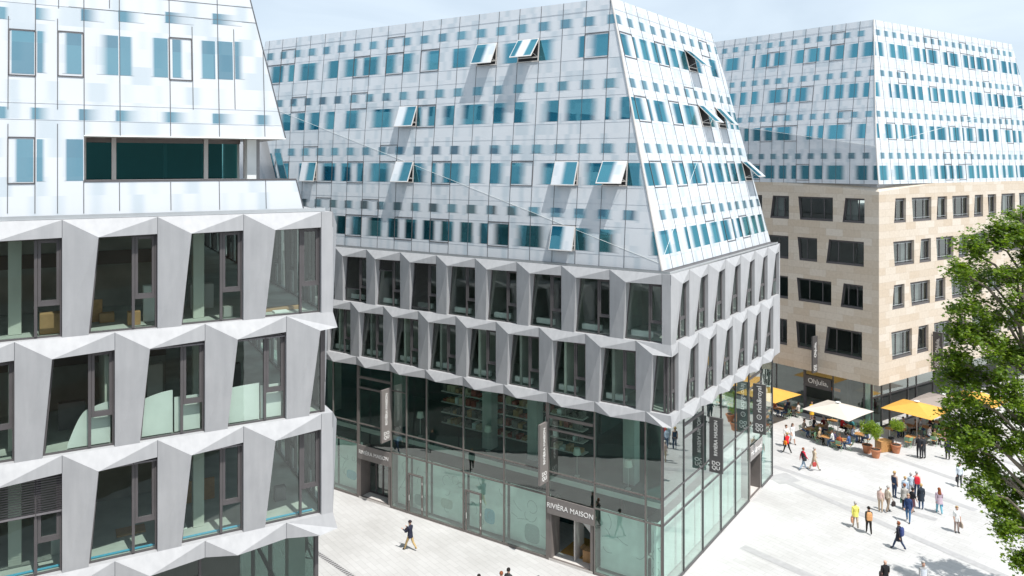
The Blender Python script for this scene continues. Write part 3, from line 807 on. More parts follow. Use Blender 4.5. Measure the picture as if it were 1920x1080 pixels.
storey(AS, lef, A2_, A3_, s1, 'flat', uR=40, wins=lambda k: {}); storey(AS, lef, A1_, A2_, s2, 'flat', 'corner', uL=0, uR=40, wins=lambda k: {})
storey(AS, lef, A0_, A1_, s1, 'flat', uR=40, wins=lambda k: {}); storey(AS, lef, A0_, A0_, s2, 'flat', 'corner', uL=0, uR=40, pier=False, name='concrete_hem')
def footA(i): return [AF.P(-i, 0, -i)[:2], AF.P(-i, 0, -40)[:2], AF.P(-19, 0, -40)[:2], AF.P(-19, 0, -i)[:2]]
for z in (A1_, A2_): slab(lef, footA(.30), z - .42, z - .012, 'floor_slab', M['floor'], M['ceil'])
slab(lef, footA(.30), A0_ - .42, A0_ - .012, 'floor_slab', M['floor'], M['dark'])
slab(lef, footA(.02), A3_ - .42, A3_ - .004, 'parapet_deck', M['conc'], M['ceil'])
mb = MB()
for za, zb_ in ((A0_, A1_ - .42), (A1_, A2_ - .42), (A2_, A3_ - .42)):
    AF.box(mb, -19, -5, za, zb_, -5.4, -5.2, M['rooma']); AS.box(mb, 5.41, 39, za, zb_, -5.2, -5.0, M['rooma'])
    AF.box(mb, -19, -5, za + 1.6, za + 2.1, -5.19, -5.1, M['brown'])
    for u in (-4.2, -9.6, -15): AF.box(mb, u - .35, u, za, zb_, -1.6, -1.2, M['roomg'])
AF.box(mb, -7.3, -7.15, A1_, A2_ - .42, -5.2, -.6, M['roomg'])
part(mb, 'room_wall', lef)
# builders' clutter behind the panes
mb = MB()
def clutter(u, z, w_, h, d, m, o=-1.0): AF.box(mb, u, u + w_, z, z + h, o - d, o, m)
clutter(-9.1, A2_, .7, .62, .5, M['card'], -.8); clutter(-6.6, A2_, .38, .42, .4, M['card'], -1.0); clutter(-6.1, A2_, .5, 1.2, .3, M['white'], -1.4)
clutter(-2.2, A2_, 1.4, .1, .4, M['card'], -1.2); clutter(-1.9, A2_, .5, .05, .4, M['white'], -.7)
clutter(-5.2, A0_, .45, .05, .45, M['white'], -1.2); clutter(-2.6, A0_, .5, .05, .45, M['white'], -1.1)
clutter(-8.2, A2_, .9, .75, .06, M['wood'], -2.2); clutter(-4.4, A2_, .8, .9, .5, M['pale'], -3.0); clutter(-7.4, A2_, .45, .30, .4, M['card'], -1.9); clutter(-3.6, A2_, .3, .35, .3, M['steel'], -.9)
clutter(-8.6, A1_, .8, .9, .3, M['blind'], -2.6); clutter(-5.9, A1_, .5, 1.9, .4, M['pale'], -2.4); clutter(-3.2, A1_, .35, 1.7, .35, M['blindd'], -1.8); clutter(-2.3, A1_, .3, .4, .3, M['card'], -.9)
clutter(-8.8, A0_, .7, .5, .5, M['steel'], -1.4); clutter(-6.9, A0_, .9, .06, .6, M['card'], -1.7); clutter(-4.7, A0_, 1.2, .8, .06, M['wood'], -3.4); clutter(-1.6, A0_, .4, .5, .3, M['blind'], -1.9)
part(mb, 'storage_box', lef)
mb = MB()     # pipes and trays under the ceilings
for z in (A1_, A2_, A3_):
    AF.box(mb, -19, -1.0, z - .68, z - .60, -1.9, -1.6, M['steel']); AF.box(mb, -19, -1.0, z - .62, z - .54, -3.3, -2.9, M['alum'])
part(mb, 'ceiling_duct', lef)
# protective film standing in the lower half of the second-row windows
for (u0, u1, h0, h1) in ((-8.35, -7.75, .15, 1.2), (-7.75, -7.15, 1.2, 1.35), (-7.05, -6.3, 1.15, 1.2), (-6.25, -5.3, 1.25, 1.45), (-5.25, -4.45, 1.2, 1.2), (-3.55, -2.5, 1.25, 1.3), (-2.45, -1.75, 1.2, 1.2)):
    mb = MB(); n = 8; fz = lambda t: h0 + (h1 - h0) * math.sin(t * math.pi / 2)
    for k in range(n):
        ua, ub = u0 + (u1 - u0) * k / n, u0 + (u1 - u0) * (k + 1) / n
        mb.face([AF.P(ua, A1_ + .05, -.42), AF.P(ub, A1_ + .05, -.42), AF.P(ub, A1_ + fz((k + 1) / n), -.44), AF.P(ua, A1_ + fz(k / n), -.44)], M['white'])
    part(mb, 'protective_film', lef)
mb = MB()    # blue tape along the lowest panes
AF.box(mb, -19, -.6, A0_ + .012, A0_ + .03, -.62, -.5, cloth((.10, .42, .62))); part(mb, 'floor_tape', lef)
# dark shop base
AG = Fac(*AF.P(-.45, 0, -.45)[:2], .867, .498); AGs = Fac(*AF.P(-.45, 0, -.45)[:2], -.498, .867)
mm = [-18, -15, -12, -9.2, -6.6, -4.0, -.04]
for k, (a, b) in enumerate(zip(mm, mm[1:])): shop_bay(AG, lef, a, b, [(8.55, .10), (4.5, .1)] if k == 4 else [(4.5, .1)], M['dark'], .09, zt=9.36, last=(k == 5), glass=M['sglass'])
mm = [.04, 3.6, 7.2, 10.8, 14.4, 18, 21.6, 25.2, 28.8, 32.4, 36, 39.4]
for k, (a, b) in enumerate(zip(mm, mm[1:])): shop_bay(AGs, lef, a, b, [(4.5, .1)], M['dark'], .09, zt=9.36, last=(k == 10))
mb = MB()
AG.box(mb, -18.5, -2.2, 0.01, 9.3, -3.2, -3.0, M['roomd']); AGs.box(mb, 3.3, 39.4, .01, 9.3, -3.2, -3.0, M['roomd'])
AG.box(mb, -.9, -.3, .01, 9.3, -1.0, -.5, M['roomg'])
AG.box(mb, -18.5, -.3, 4.3, 4.55, -3.0, -.2, M['roomd'])
part(mb, 'shop_wall', lef)
mb = MB()
BLx = AF.P(-19, 0, -21)
for a, b in ((AF.P(-19, 0, 0), AF.P(-19, 0, -40)), (AF.P(-19, 0, -40), AF.P(0, 0, -40))):
    mb.face([(a[0], a[1], 0), (b[0], b[1], 0), (b[0], b[1], A3_), (a[0], a[1], A3_)], M['conc'])
part(mb, 'rear_wall', lef)
mb = MB()
AF.box(mb, -19, -.2, A3_ + .01, A3_ + .10, -.42, -.30, M['dark']); AF.box(mb, -19, -.2, A3_ + .005, A3_ + .13, -.298, -.26, M['alum'])
AF.box(mb, -19, -.9, A3_ + .0, A3_ + .11, -.60, -.425, M['dark'])
part(mb, 'gutter', lef)

HA = 13.0
AFr = Fac(-7.55, 28.47, .867, .498, lambda u, z: -.10 * z, 20.9); ASr = Fac(-7.55, 28.47, -.498, .867, lambda u, z: -.228 * z, 20.9)
AFr.off.zc = lambda u: -1; ASr.off.zc = lambda u: -1
cA = memo(lambda z: corner_u(AFr, ASr, z))
zl0 = AFr.uz(300, 338.5)[1]; zl1 = AFr.uz(300, 257.5)[1]; uL = AFr.uz(157.5, 300)[0]
sk = MB()
def sq(fac, poly): sk.face([fac.P(u, z) for u, z in poly], M['frit'], poly)
UA = -18.0
sq(AFr, [(UA, 0), (cA(0)[0], 0), (cA(zl0)[0], zl0), (UA, zl0)]); sq(AFr, [(UA, zl0), (uL, zl0), (uL, zl1), (UA, zl1)]); sq(AFr, [(UA, zl1), (cA(zl1)[0], zl1), (cA(HA)[0], HA), (UA, HA)])
sq(ASr, [(cA(0)[1], 0), (38, 0), (38, zl0), (cA(zl0)[1], zl0)]); sq(ASr, [(3.2, zl0), (38, zl0), (38, zl1), (3.2, zl1)]); sq(ASr, [(cA(zl1)[1], zl1), (38, zl1), (38, HA), (cA(HA)[1], HA)])
# small clear areas, given by the columns and rows they have in the photograph, on the real wall
for (ry0, ry1, xs) in ((20, 40, ((-12, 8, 0, 12), (66, 70, 0, 34), (153, 158, 2, 38), (222, 235, 0, 36), (311, 318, 3, 46), (400, 408, 4, 46))), (208, 228, ((-20, 8, 0, 14), (62, 70, 10, 32), (150, 158, 6, 36), (219, 230, 6, 38), (316, 322, 20, 42), (400, 408, 4, 42), (486, 494, 14, 20))), (-125, -105, ((-12, 8, 0, 12), (66, 70, 0, 34), (153, 158, 2, 38), (222, 235, 0, 36), (311, 318, 3, 46)))):
    for xa, xb, sl, sr in xs:
        ym = (ry0 + ry1) / 2 + (xa - 235) * .03
        (u0, z), (u1, _) = AFr.uz(xa, ym), AFr.uz(xb, ym); pw = (AFr.uz(xa + 10, ym)[0] - u0) / 10; hz = (ry1 - ry0) / 2 * .0188
        patch(sk, AFr, u0, u1, z - hz, z + hz, sl * pw, sr * pw, mx=.74)
for f in range(4):
    u = 1.6
    while u < 36:
        z = .78 + 3.62 * f
        if z < HA - 1.4 and (f != 1 or u > 4): patch(sk, ASr, u, u + rs.uniform(.5, 1.1), z, min(z + 1.25, HA - .1), .2, .2)
        u += 1.5
part(sk, 'glass_skin', lef)
def px_patch(mb, xa, xb, ya, yb, sl, sr):
    (u0, z1_), (u1, z0_) = AFr.uz(xa, ya), AFr.uz(xb, yb); z0_ = AFr.uz(xa, yb)[1]; pw = (u1 - u0) / (xb - xa)
    patch(mb, AFr, u0, u1, z0_, z1_, sl * pw, sr * pw, mx=.74)
for pats, fr in (([(23, 64, 57, 137, 3, 0)], (17, 67, 54, 140)), ([(127, 153, 62, 138, 10, 0)], (109, 156, 58, 142)), ([(323, 338, 74, 145, 0, 8)], (317, 359, 70, 149)),
                 ([(33, 62, 261, 341, 8, 0)], (15, 65, 257, 344)), ([(70, 78, 58, 136, 0, 10)], None), ([(203, 222, 66, 140, 22, 0), (224, 244, 68, 141, 0, 8)], None), ([(290, 315, 71, 144, 8, 0)], None),
                 ([(380, 404, 76, 147, 6, 0), (407, 437, 77, 148, 0, 0), (440, 447, 78, 148, 0, 16)], None), ([(69, 78, 261, 340, 0, 8)], None), ([(126, 156, 261, 339, 6, 0)], None),
                 ([(-60, -30, 50, 135, 6, 0)], (-65, -20, 50, 138))):
    mb = MB()
    for p_ in pats: px_patch(mb, *p_)
    if fr:
        (u0, z1_) = AFr.uz(fr[0], fr[2]); u1 = AFr.uz(fr[1], fr[2])[0]; z0_ = AFr.uz(fr[0], fr[3])[1]; outline(mb, AFr, u0, u1, z0_, z1_, .032)
    part(mb, 'roof_window', lef)
j = MB()
def aj(px, ya, yb, wd=.024, m=None):
    u = AFr.uz(px, max(min(ya, 400), -120))[0]; za, zb_ = AFr.uz(px, yb)[1], AFr.uz(px, ya)[1]
    AFr.bar(j, (u, max(za, .01)), (u, min(zb_, HA)), wd, .002, .014, m or M['joint'])
for px in (-90, 67, ): aj(px, -230, 400)
aj(157, -230, 256); aj(157, 338, 400); aj(223, -230, 256); aj(315.5, -230, 256); aj(405, -230, 256)
for px, ya, yb in ((16, 30, 205), (108, 35, 205), (15, 232, 400), (108, 232, 400), (360, 50, 205), (438, 55, 205), (224, 342, 395), (320, 341, 394), (411, 340, 393), (498, 338, 391), (493, 88, 256), (205, -60, 15), (110, -60, 15)): aj(px, ya, yb, .022)
for z in (zl1 + .5, zl1 + 1.02, zl1 + 4.18, zl1 + 4.72):
    n = 14; hi = cA(z)[0]
    for k in range(n): AFr.bar(j, (UA + (hi - UA) * k / n, z), (UA + (hi - UA) * (k + 1) / n, z), .016, .002, .010, M['joint'] if k > 8 and z > 5 else M['hjoint'])
for k in range(8):
    for za, zb_ in ((0, zl0), (zl1, HA)):
        a, b = za + (zb_ - za) * k / 8, za + (zb_ - za) * (k + 1) / 8
        j.tube(AFr.P(cA(a)[0], a, .005), AFr.P(cA(b)[0], b, .005), .022, .022, M['joint'], 5)
part(j, 'glazing_joints', lef)
# balcony cut into the corner
mb = MB(); L0 = AF.P
lo_, hi_ = 20.9 + zl0, 20.9 + zl1
ub_ = uL
AFr2 = Fac(-7.55, 28.47, .867, .498)
AFr2.box(mb, uL - .1, -.4, 20.86, lo_ - 1.0, -4.2, -.30, M['pale'])
AFr2.quad(mb, uL - .1, cA(zl1)[0] - .02, hi_ + .001, hi_ + .002, -.5, M['pale'])
mb.face([AFr2.P(uL - .05, hi_ + .0, -.10 * zl1 - .004), AFr2.P(cA(zl1)[0] - .01, hi_, -.10 * zl1 - .004), AFr2.P(cA(zl1)[0] - .01, hi_, -4.4), AFr2.P(uL - .05, hi_, -4.4)], M['pale'])
mb.face([AFr2.P(uL, lo_ - 1.0, -.12), AFr2.P(uL, hi_, -.36), AFr2.P(uL, hi_, -3), AFr2.P(uL, lo_ - 1.0, -3)], M['pale'])
part(mb, 'balcony', lef)
mb = MB()
AFr2.box(mb, uL - .1, -1.9, lo_ - 1.0, lo_ + .02, -1.72, -1.6, M['pale'])
for px in (157, 213.5, 386, 461):
    u = AFr2.uz(px, 300, -1.6)[0]; AFr2.box(mb, u - .07, u + .07, lo_ + .02, hi_ - .003, -1.74, -1.55, M['pale'])
AFr2.box(mb, uL - .1, -1.9, hi_ - .16, hi_ - .004, -1.73, -1.60, M['bronze'])
w_ = part(mb, 'balcony_window', lef)
g = MB(); AFr2.quad(g, uL - .1, -2.0, lo_ - .9, hi_ - .05, -1.66, M['dglass'])
g.build('pane', w_)
mb = MB(); AFr2.box(mb, uL - 3, -2.05, lo_ - 1, hi_ - .01, -4.6, -4.45, M['teal']); AFr2.box(mb, -2.0, -1.9, lo_ - 1, hi_ - .01, -4.6, -1.75, M['pale'])
for u in (-6.0, -4.4, -3.1): AFr2.box(mb, u, u + .12, lo_ - 1, hi_ - .02, -2.6, -2.5, M['dark'])
part(mb, 'room_wall', lef)
mb = MB(); u = AFr2.uz(471, 300, -1.0)[0]
AFr2.box(mb, u - .16, u + .16, lo_ - .99, hi_ - .005, -1.2, -.9, M['white']); u = AFr2.uz(484, 300, -1.5)[0]
AFr2.box(mb, u - .1, u + .1, lo_ - .99, hi_ - .005, -2.1, -1.7, M['conc'])
part(mb, 'column', lef)
mb = MB()
AFr.bar(mb, (uL, zl0), (cA(zl0)[0], zl0), .05, -.08, .02, M['dark']); AFr.bar(mb, (uL, zl1 + .015), (cA(zl1)[0], zl1 + .015), .03, -.2, .03, M['white'])
part(mb, 'balcony_rail', lef)

# ================================================================== LIMESTONE BUILDING
sto = thing('office_building', 'limestone clad corner building with dark punched windows and white glass top behind the cafe parasols', 'office building', (30.15, 64.6, 0)); WC.add(sto.name)
CL = Fac(30.15, 64.6, .625, -.780); CR = Fac(30.15, 64.6, .826, .5635)
ZS, ZC = 4.27, 20.85
sx = lambda v: 1400 + v / 3.692
s6 = lambda v: 1340 + v / 4.0
rowsL = [[(sx(-140), sx(-20), sx(-128), sx(-20)), (sx(20), sx(107), sx(32), sx(107)), (sx(182), sx(293), sx(163), sx(292)), (sx(357), sx(597), sx(370), sx(595)), (sx(683), sx(816), sx(663), sx(815))],
         [(sx(-120), sx(-10), sx(-130), sx(-10)), (sx(75), sx(289), sx(55), sx(288)), (sx(352), sx(488), sx(366), sx(486)), (sx(570), sx(811), sx(550), sx(809))],
         [(sx(-100), sx(-10), sx(-85), sx(-10)), (sx(150), sx(286), sx(165), sx(285)), (sx(347), sx(586), sx(360), sx(584)), (sx(671), sx(805), sx(650), sx(802))],
         [(s6(160), s6(330), s6(170), s6(330)), (s6(400), s6(543), s6(388), s6(541)), (s6(610), s6(757), s6(622), s6(756)), (s6(845), s6(1105), s6(822), s6(1099))]]
rowsR = [[(sx(a), sx(b), sx(c), sx(d)) for a, b, c, d in ((1030, 1103, 1020, 1101), (1143, 1279, 1153, 1277), (1322, 1388, 1315, 1386), (1423, 1541, 1430, 1539), (1580, 1637, 1573, 1635), (1668, 1728, 1676, 1726), (1765, 1858, 1758, 1856), (1885, 1975, 1890, 1974), (2005, 2060, 2000, 2059))],
         [(sx(a), sx(b), sx(c), sx(d)) for a, b, c, d in ((1015, 1160, 1025, 1158), (1208, 1276, 1196, 1274), (1311, 1432, 1320, 1430), (1475, 1535, 1466, 1533), (1570, 1680, 1577, 1678), (1715, 1770, 1707, 1768), (1805, 1905, 1812, 1903), (1935, 2030, 1930, 2029))],
         [(sx(a), sx(b), sx(c), sx(d)) for a, b, c, d in ((1020, 1093, 1008, 1090), (1132, 1269, 1143, 1266), (1312, 1376, 1303, 1374), (1415, 1535, 1423, 1533), (1570, 1630, 1562, 1628), (1665, 1765, 1672, 1763), (1800, 1855, 1793, 1853), (1885, 1985, 1891, 1984))],
         [(s6(a), s6(b), s6(c), s6(d)) for a, b, c, d in ((1325, 1480, 1333, 1475), (1530, 1604, 1518, 1600), (1645, 1776, 1655, 1773), (1815, 1880, 1806, 1878), (1930, 2050, 1938, 2048), (2090, 2150, 2083, 2148), (2190, 2300, 2196, 2298))]]
zr = [(CL.uz(1621, y0)[1], CL.uz(1621, y1)[1]) for y0, y1 in ((372.5, 419), (454, 500.5), (536, 582), (624, 676.5))]
def stone_face(fac, rows, u0, u1, sign):
    mb = MB()
    def q(pts): mb.face([fac.P(u, z, 0) for u, z in pts], M['stone'], pts)
    zprev = None
    zt = ZC - (.62 if True else 0)
    # top facet folding back to the glass at the corner
    uf = 9.0 * sign
    if sign < 0:
        q([(u0, zr[0][0]), (u1, zr[0][0]), (u1, zt), (uf, ZC), (u0, ZC)])
        tri = [fac.P(uf, ZC, 0), fac.P(u1, zt, 0)]
    else:
        q([(u0, zr[0][0]), (u1, zr[0][0]), (u1, ZC), (uf, ZC), (u0, zt)])
        tri = [fac.P(uf, ZC, 0), fac.P(u0, zt, 0)]
    ci = CL.P(-.55, ZC, -.55)
    mb.face([tri[0], tri[1], ci], M['stone'], [(uf, ZC), (0, zt), (0, ZC)])
    for r, ws in enumerate(rows):
        zt_, zb_ = zr[r]
        zn = zr[r + 1][0] if r + 1 < len(rows) else ZS
        tl0 = u0; bl0 = u0
        for (xa, xb, xc, xd) in ws:
            tl, tr_, bl, br = (fac.uz(x, 500)[0] for x in (xa, xb, xc, xd))
            br = tr_
            if bl < u0 + .1 or tr_ > u1 - .1: continue
            q([(bl0, zb_), (bl, zb_), (tl, zt_), (tl0, zt_)])
            # reveals
            D = -.28
            R = [(bl, zb_), (br, zb_), (tr_, zt_), (tl, zt_)]
            for k in range(4):
                a, b = R[k], R[(k + 1) % 4]
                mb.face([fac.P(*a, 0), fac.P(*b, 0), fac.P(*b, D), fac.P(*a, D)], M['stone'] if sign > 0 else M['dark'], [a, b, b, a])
            wm = MB(); fm = M['dark']; o0, o1 = D - .02, D + .07
            fac.bar(wm, (bl + .02, zb_), (tl + .02, zt_), .12, o0, o1, fm); fac.bar(wm, (br - .05, zb_), (tr_ - .05, zt_), .1, o0, o1, fm)
            fac.bar(wm, (bl, zb_ + .09), (br, zb_ + .09), .18, o0, o1 + .16, fm); fac.bar(wm, (tl, zt_ - .08), (tr_, zt_ - .08), .16, o0, o1 + .05, fm)
            wd = br - bl
            for t in ((.38,) if wd < 1.9 else (.30, .70)):
                u = bl + wd * t; fac.bar(wm, (u, zb_ + .18), (u, zt_ - .16), .07, o0, o1 - .02, fm)
            if sign > 0: fac.bar(wm, (bl + .1, zb_ + .34), (br - .1, zb_ + .34), .03, o1 + .1, o1 + .13, M['alum']); fac.bar(wm, (tl + .1, zt_ - .22), (tr_ - .1, zt_ - .22), .03, o1 + .0, o1 + .04, M['alum'])
            w_ = part(wm, 'window', sto)
            g = MB(); g.face([fac.P(*p_, D + .005) for p_ in R], M['glass']); g.build('pane', w_)
            if sign > 0 and rs.random() < .7 or rs.random() < .2:
                b_ = MB(); t = rs.choice((.25, .5, .75))
                um = bl + wd * t
                fac.quad(b_, bl + .1 if rs.random() < .5 else um - wd * .2, min(um + wd * .1, br - .1), zb_ + .2, zt_ - .1, D - .12, M['blind']); b_.build('curtain', w_)
            tl0, bl0 = tr_, br
        q([(bl0, zb_), (u1, zb_), (u1, zt_), (tl0, zt_)])
        q([(u0, zn), (u1, zn), (u1, zb_), (u0, zb_)])
    part(mb, 'stone_wall', sto)
stone_face(CL, rowsL, -27.0, 0.0, -1); stone_face(CR, rowsR, 0.0, 48.0, 1)
footC = lambda i: [CL.P(-i, 0, -i)[:2], CR.P(48, 0, -i)[:2], CR.P(48, 0, -26)[:2], CL.P(-27, 0, -30)[:2], CL.P(-27, 0, -i)[:2]]
slab(sto, footC(.02), ZS - .003, ZS + .25, 'soffit', M['ceil'], M['stone'])
for r in range(4): slab(sto, footC(.4), zr[r][1] - .9, zr[r][1] - .5, 'floor_slab', M['floor'], M['ceil'])
slab(sto, footC(.3), ZC - .3, ZC - .006, 'roof_deck', M['conc'])
mb = MB(); CL.box(mb, -27, -4, ZS + .3, ZC - .4, -4.3, -4.0, M['roomd']); CR.box(mb, 4.2, 48, ZS + .3, ZC - .4, -3.3, -3.0, M['roomd'])
CL.box(mb, -27, -3, .01, ZS - .01, -6.3, -6.0, M['roomd']); CR.box(mb, 5, 48, .01, ZS - .01, -6.3, -6.0, M['roomd'])
part(mb, 'room_wall', sto)
RC = 13.95
CLr = Fac(30.15, 64.6, .625, -.780, creased(.02, .165, 3.1, .157), ZC); CRr = Fac(30.15, 64.6, .826, .5635, creased(.085, .112, 3.1, .17), ZC)
cC = memo(lambda z: corner_u(CLr, CRr, z))
lCL = memo(lambda z: (-26.0, cC(z)[0])); lCR = memo(lambda z: (cC(z)[1], 31.0 - 4.5 / RC * z))
sk = upper(CLr, sto, lCL, RC, ZC, 1.25, 1.25, 20, 3.5, 4, random.Random(3), {}, -26, zw=.34, hw=1.2, zs=2.12, hs=.5, prob=.45, jw=.03)
c1 = facet_pair(sk, CLr, lCL, RC, M['frit']); part(sk, 'glass_skin', sto)
sk = upper(CRr, sto, lCR, RC, ZC, 1.25, .7, 25, 3.5, 4, random.Random(9), {}, 31, zw=.34, hw=1.2, zs=2.12, hs=.5, prob=.2, jw=.026)
c2 = facet_pair(sk, CRr, lCR, RC, M['frit']); part(sk, 'glass_skin', sto)
mb = MB()
T = [CLr.P(lCL(RC)[0], RC), CLr.P(lCL(RC)[1], RC), CRr.P(lCR(RC)[1], RC)]; b0 = CRr.P(31, 0); b1 = (b0[0] - 16, b0[1] + 22, ZC); t1 = (b1[0], b1[1], ZC + RC)
mb.face([T[0], T[1], T[2]], M['alum']); mb.face([T[0], T[2], t1], M['alum']); mb.face([b0, b1, T[2]], M['frit']); mb.face([T[2], b1, t1], M['frit'])
part(mb, 'roof', sto)
mb = MB()
for fac, c in ((CLr, c1), (CRr, c2)):
    for k in range(16):
        p_ = [(c[0][0] + (c[1][0] - c[0][0]) * t / 16, c[0][1] + (c[1][1] - c[0][1]) * t / 16) for t in (k, k + 1)]
        fac.bar(mb, p_[0], p_[1], .026, .008, .014, M['white'])
for k in range(8): mb.tube(CLr.P(cC(RC * k / 8)[0], RC * k / 8, .01), CLr.P(cC(RC * (k + 1) / 8)[0], RC * (k + 1) / 8, .01), .05, .05, M['pale'], 6)
part(mb, 'edge_trim', sto)
# cafe front under the stone
HL = Fac(*CL.P(-1.2, 0, -1.2)[:2], .625, -.780); HR = Fac(*CL.P(-1.2, 0, -1.2)[:2], .826, .5635)
cx = [HL.uz(px, 760)[0] for px in (1456, 1509, 1562, 1620)] + [-.04]
cx = [cx[0] - 6, cx[0] - 3] + cx
CAFE = (cx[3], cx[4])
for k, (a, b) in enumerate(zip(cx, cx[1:])):
    if k == 3:
        shop_bay(HL, sto, a, b, [(2.55, .1)], M['dark'], .22, pane_from=3.6, zt=ZS - .01)
    else: shop_bay(HL, sto, a, b, [], M['dark'], .09, zt=ZS - .01, last=(k == len(cx) - 2))
rx = [.04] + [HR.uz(px, 760)[0] for px in (1653, 1669, 1702, 1718, 1750, 1790)]; rx += [rx[-1] + 3.2 * k for k in range(1, 9)]
for k, (a, b) in enumerate(zip(rx, rx[1:])): shop_bay(HR, sto, a, b, [(2.75, .12)], M['dark'], .09, zt=ZS - .01, pane_from=2.75 if k > 0 else 0, last=(k == len(rx) - 2))
mb = MB(); c = HL.P(-.55, 0, -.7); mb.tube((c[0], c[1], .01), (c[0], c[1], ZS - .01), .32, .32, M['roomg'], 20); part(mb, 'column', sto, smooth=False)
mb = MB(); HL.box(mb, CAFE[0] + .15, CAFE[1] - .15, 2.2, 2.45, -1.5, -1.45, cloth((.75, .22, .03))); part(mb, 'warm_lamp_strip', sto)

# ================================================================== BUILDING ACROSS THE SQUARE (met only in reflections)
opp = MB()
opp.box(-70, 16, -20, -2.0, 0, 21, M['brown'])
for z in (4.5, 8.2, 11.9, 15.6): opp.box(-69.5, 15.8, -1.99, -1.9, z, z + 2.1, M['roomd'])
tag(opp.build('office_building'), 'brown banded office block facing the square from behind the viewpoint', 'office building')

# ================================================================== SIGNS
def blade(fac, px, z0, z1, wd, words, label, m, off=.12, cam_side=1, font=.34, icon=False, name='blade_sign'):
    """sign standing out from the wall; words read upwards, the two-line mark stands upright below"""
    u = fac.uz(px, 800)[0]; c = fac.P(u, z0, .06)
    t = thing(name, label, 'sign', (c[0], c[1], z0)); WC.add(t.name)
    mb = MB(); fac.box(mb, u - .07, u + .07, z0, z1, off, off + wd, m); part(mb, 'panel', t)
    mb = MB()
    for z in (z0 + .35, z1 - .35): fac.box(mb, u - .03, u + .03, z - .04, z + .04, .03, off - .002, M['dark'])
    part(mb, 'bracket', t)
    for sd in (1, -1):
        n = Vector((fac.dx, fac.dy, 0)) * sd; right = Vector((0, 0, 1)).cross(n)
        mid_ = Vector(fac.P(u + sd * .078, 0, off + wd / 2))
        zt = z1 - .35; zm = (z0 + z1) / 2 + (.66 if icon else .42)
        text(t, words, font, (mid_.x, mid_.y, zm), (0, 0, 1), -right, M['letter'], squeeze=.92)
        for k, l in enumerate(('DO', 'QU')):
            text(t, l, .30, (mid_.x, mid_.y, z0 + .55 - .27 * k), right, (0, 0, 1), M['letter'], squeeze=1.1)
        if icon: text(t, 'l', .2, (mid_.x, mid_.y, z0 + 1.12), right, (0, 0, 1), M['letter']); 
        if icon:
            ring = MB(); cc = Vector((mid_.x, mid_.y, z0 + 1.12)) + n * .004; seg = 20
            for k in range(seg):
                a0, a1 = 2 * math.pi * k / seg, 2 * math.pi * (k + 1) / seg
                pt = lambda a, r: cc + right * (r * math.cos(a)) + Vector((0, 0, r * math.sin(a)))
                ring.face([pt(a0, .13), pt(a1, .13), pt(a1, .165), pt(a0, .165)], M['letter'])
            part(ring, 'logo_ring', t)
    return t
blade(GL, 734, 4.5, 7.9, .85, 'RIVIÈRA MAISON', 'bronze blade sign by the closed shop entrance nearest the left building, white upward lettering', M['signg'], font=.30)
blade(GL, 1028, 4.5, 7.9, .85, 'RIVIÈRA MAISON', 'bronze blade sign high on the glass above the open shop entrance', M['signg'], font=.30)
blade(GR, 1327, 4.5, 7.7, .80, 'RIVIÈRA MAISON', 'dark blade sign nearest the glass corner on the sunny side of the shop', M['sign'], font=.30)
blade(GR, 1409, 4.5, 7.8, .85, 'rich&royal', 'dark blade sign with a round logo at the far end of the shop glass', M['sign'], font=.46, icon=True)
blade(CL, 1533, 4.35, 7.5, .75, 'OhJulia,', 'dark blade sign on the shaded stone wall above the cafe entrance', M['sign'], font=.46)
blade(CR, 1747, 4.6, 7.8, .85, 'OhJulia,', 'dark blade sign on the sunlit stone wall beside the tree', M['sign'], font=.46)
def fascia(fac, a, b, z0, z1, o, words, label, m, size, squeeze=1.0):
    c = fac.P((a + b) / 2, z0, o)
    t = thing('fascia_sign', label, 'sign', (c[0], c[1], z0)); WC.add(t.name)
    mb = MB(); fac.box(mb, a, b, z0, z1, o, o + .06, m); part(mb, 'panel', t)
    p = fac.P((a + b) / 2, (z0 + z1) / 2, o + .068)
    text(t, words, size, p, (fac.dx, fac.dy, 0), (0, 0, 1), M['letter'], squeeze=squeeze)
fascia(GL, ENT[0][0] + .03, ENT[0][1] - .03, 2.68, 3.62, .055, 'RIVIÈRA MAISON', 'bronze fascia sign over the closed glass doors of the shop', M['signg'], .36)
fascia(GL, ENT[1][0] + .03, ENT[1][1] - .03, 2.68, 3.62, .055, 'RIVIÈRA MAISON', 'bronze fascia sign over the open entrance with the cardboard box', M['signg'], .40)
fascia(GR, ENTR[0] + .03, ENTR[1] - .03, 2.68, 3.62, .055, 'rich&royal', 'grey fascia sign over the doorway at the far end of the shop glass', mat('grey_sign', (.30, .28, .27), .5, .05, 2), .55)
fascia(HL, CAFE[0] + .12, CAFE[1] - .12, 2.62, 3.55, .06, 'OhJulia,', 'dark fascia sign over the cafe doorway with warm lights', M['sign'], .62)
fascia(HR, rx[5] + .1, rx[6] - .1, 2.85, 3.85, .06, 'OhJulia,', 'dark fascia sign under the sunlit stone wall behind the taupe parasol', M['sign'], .60)

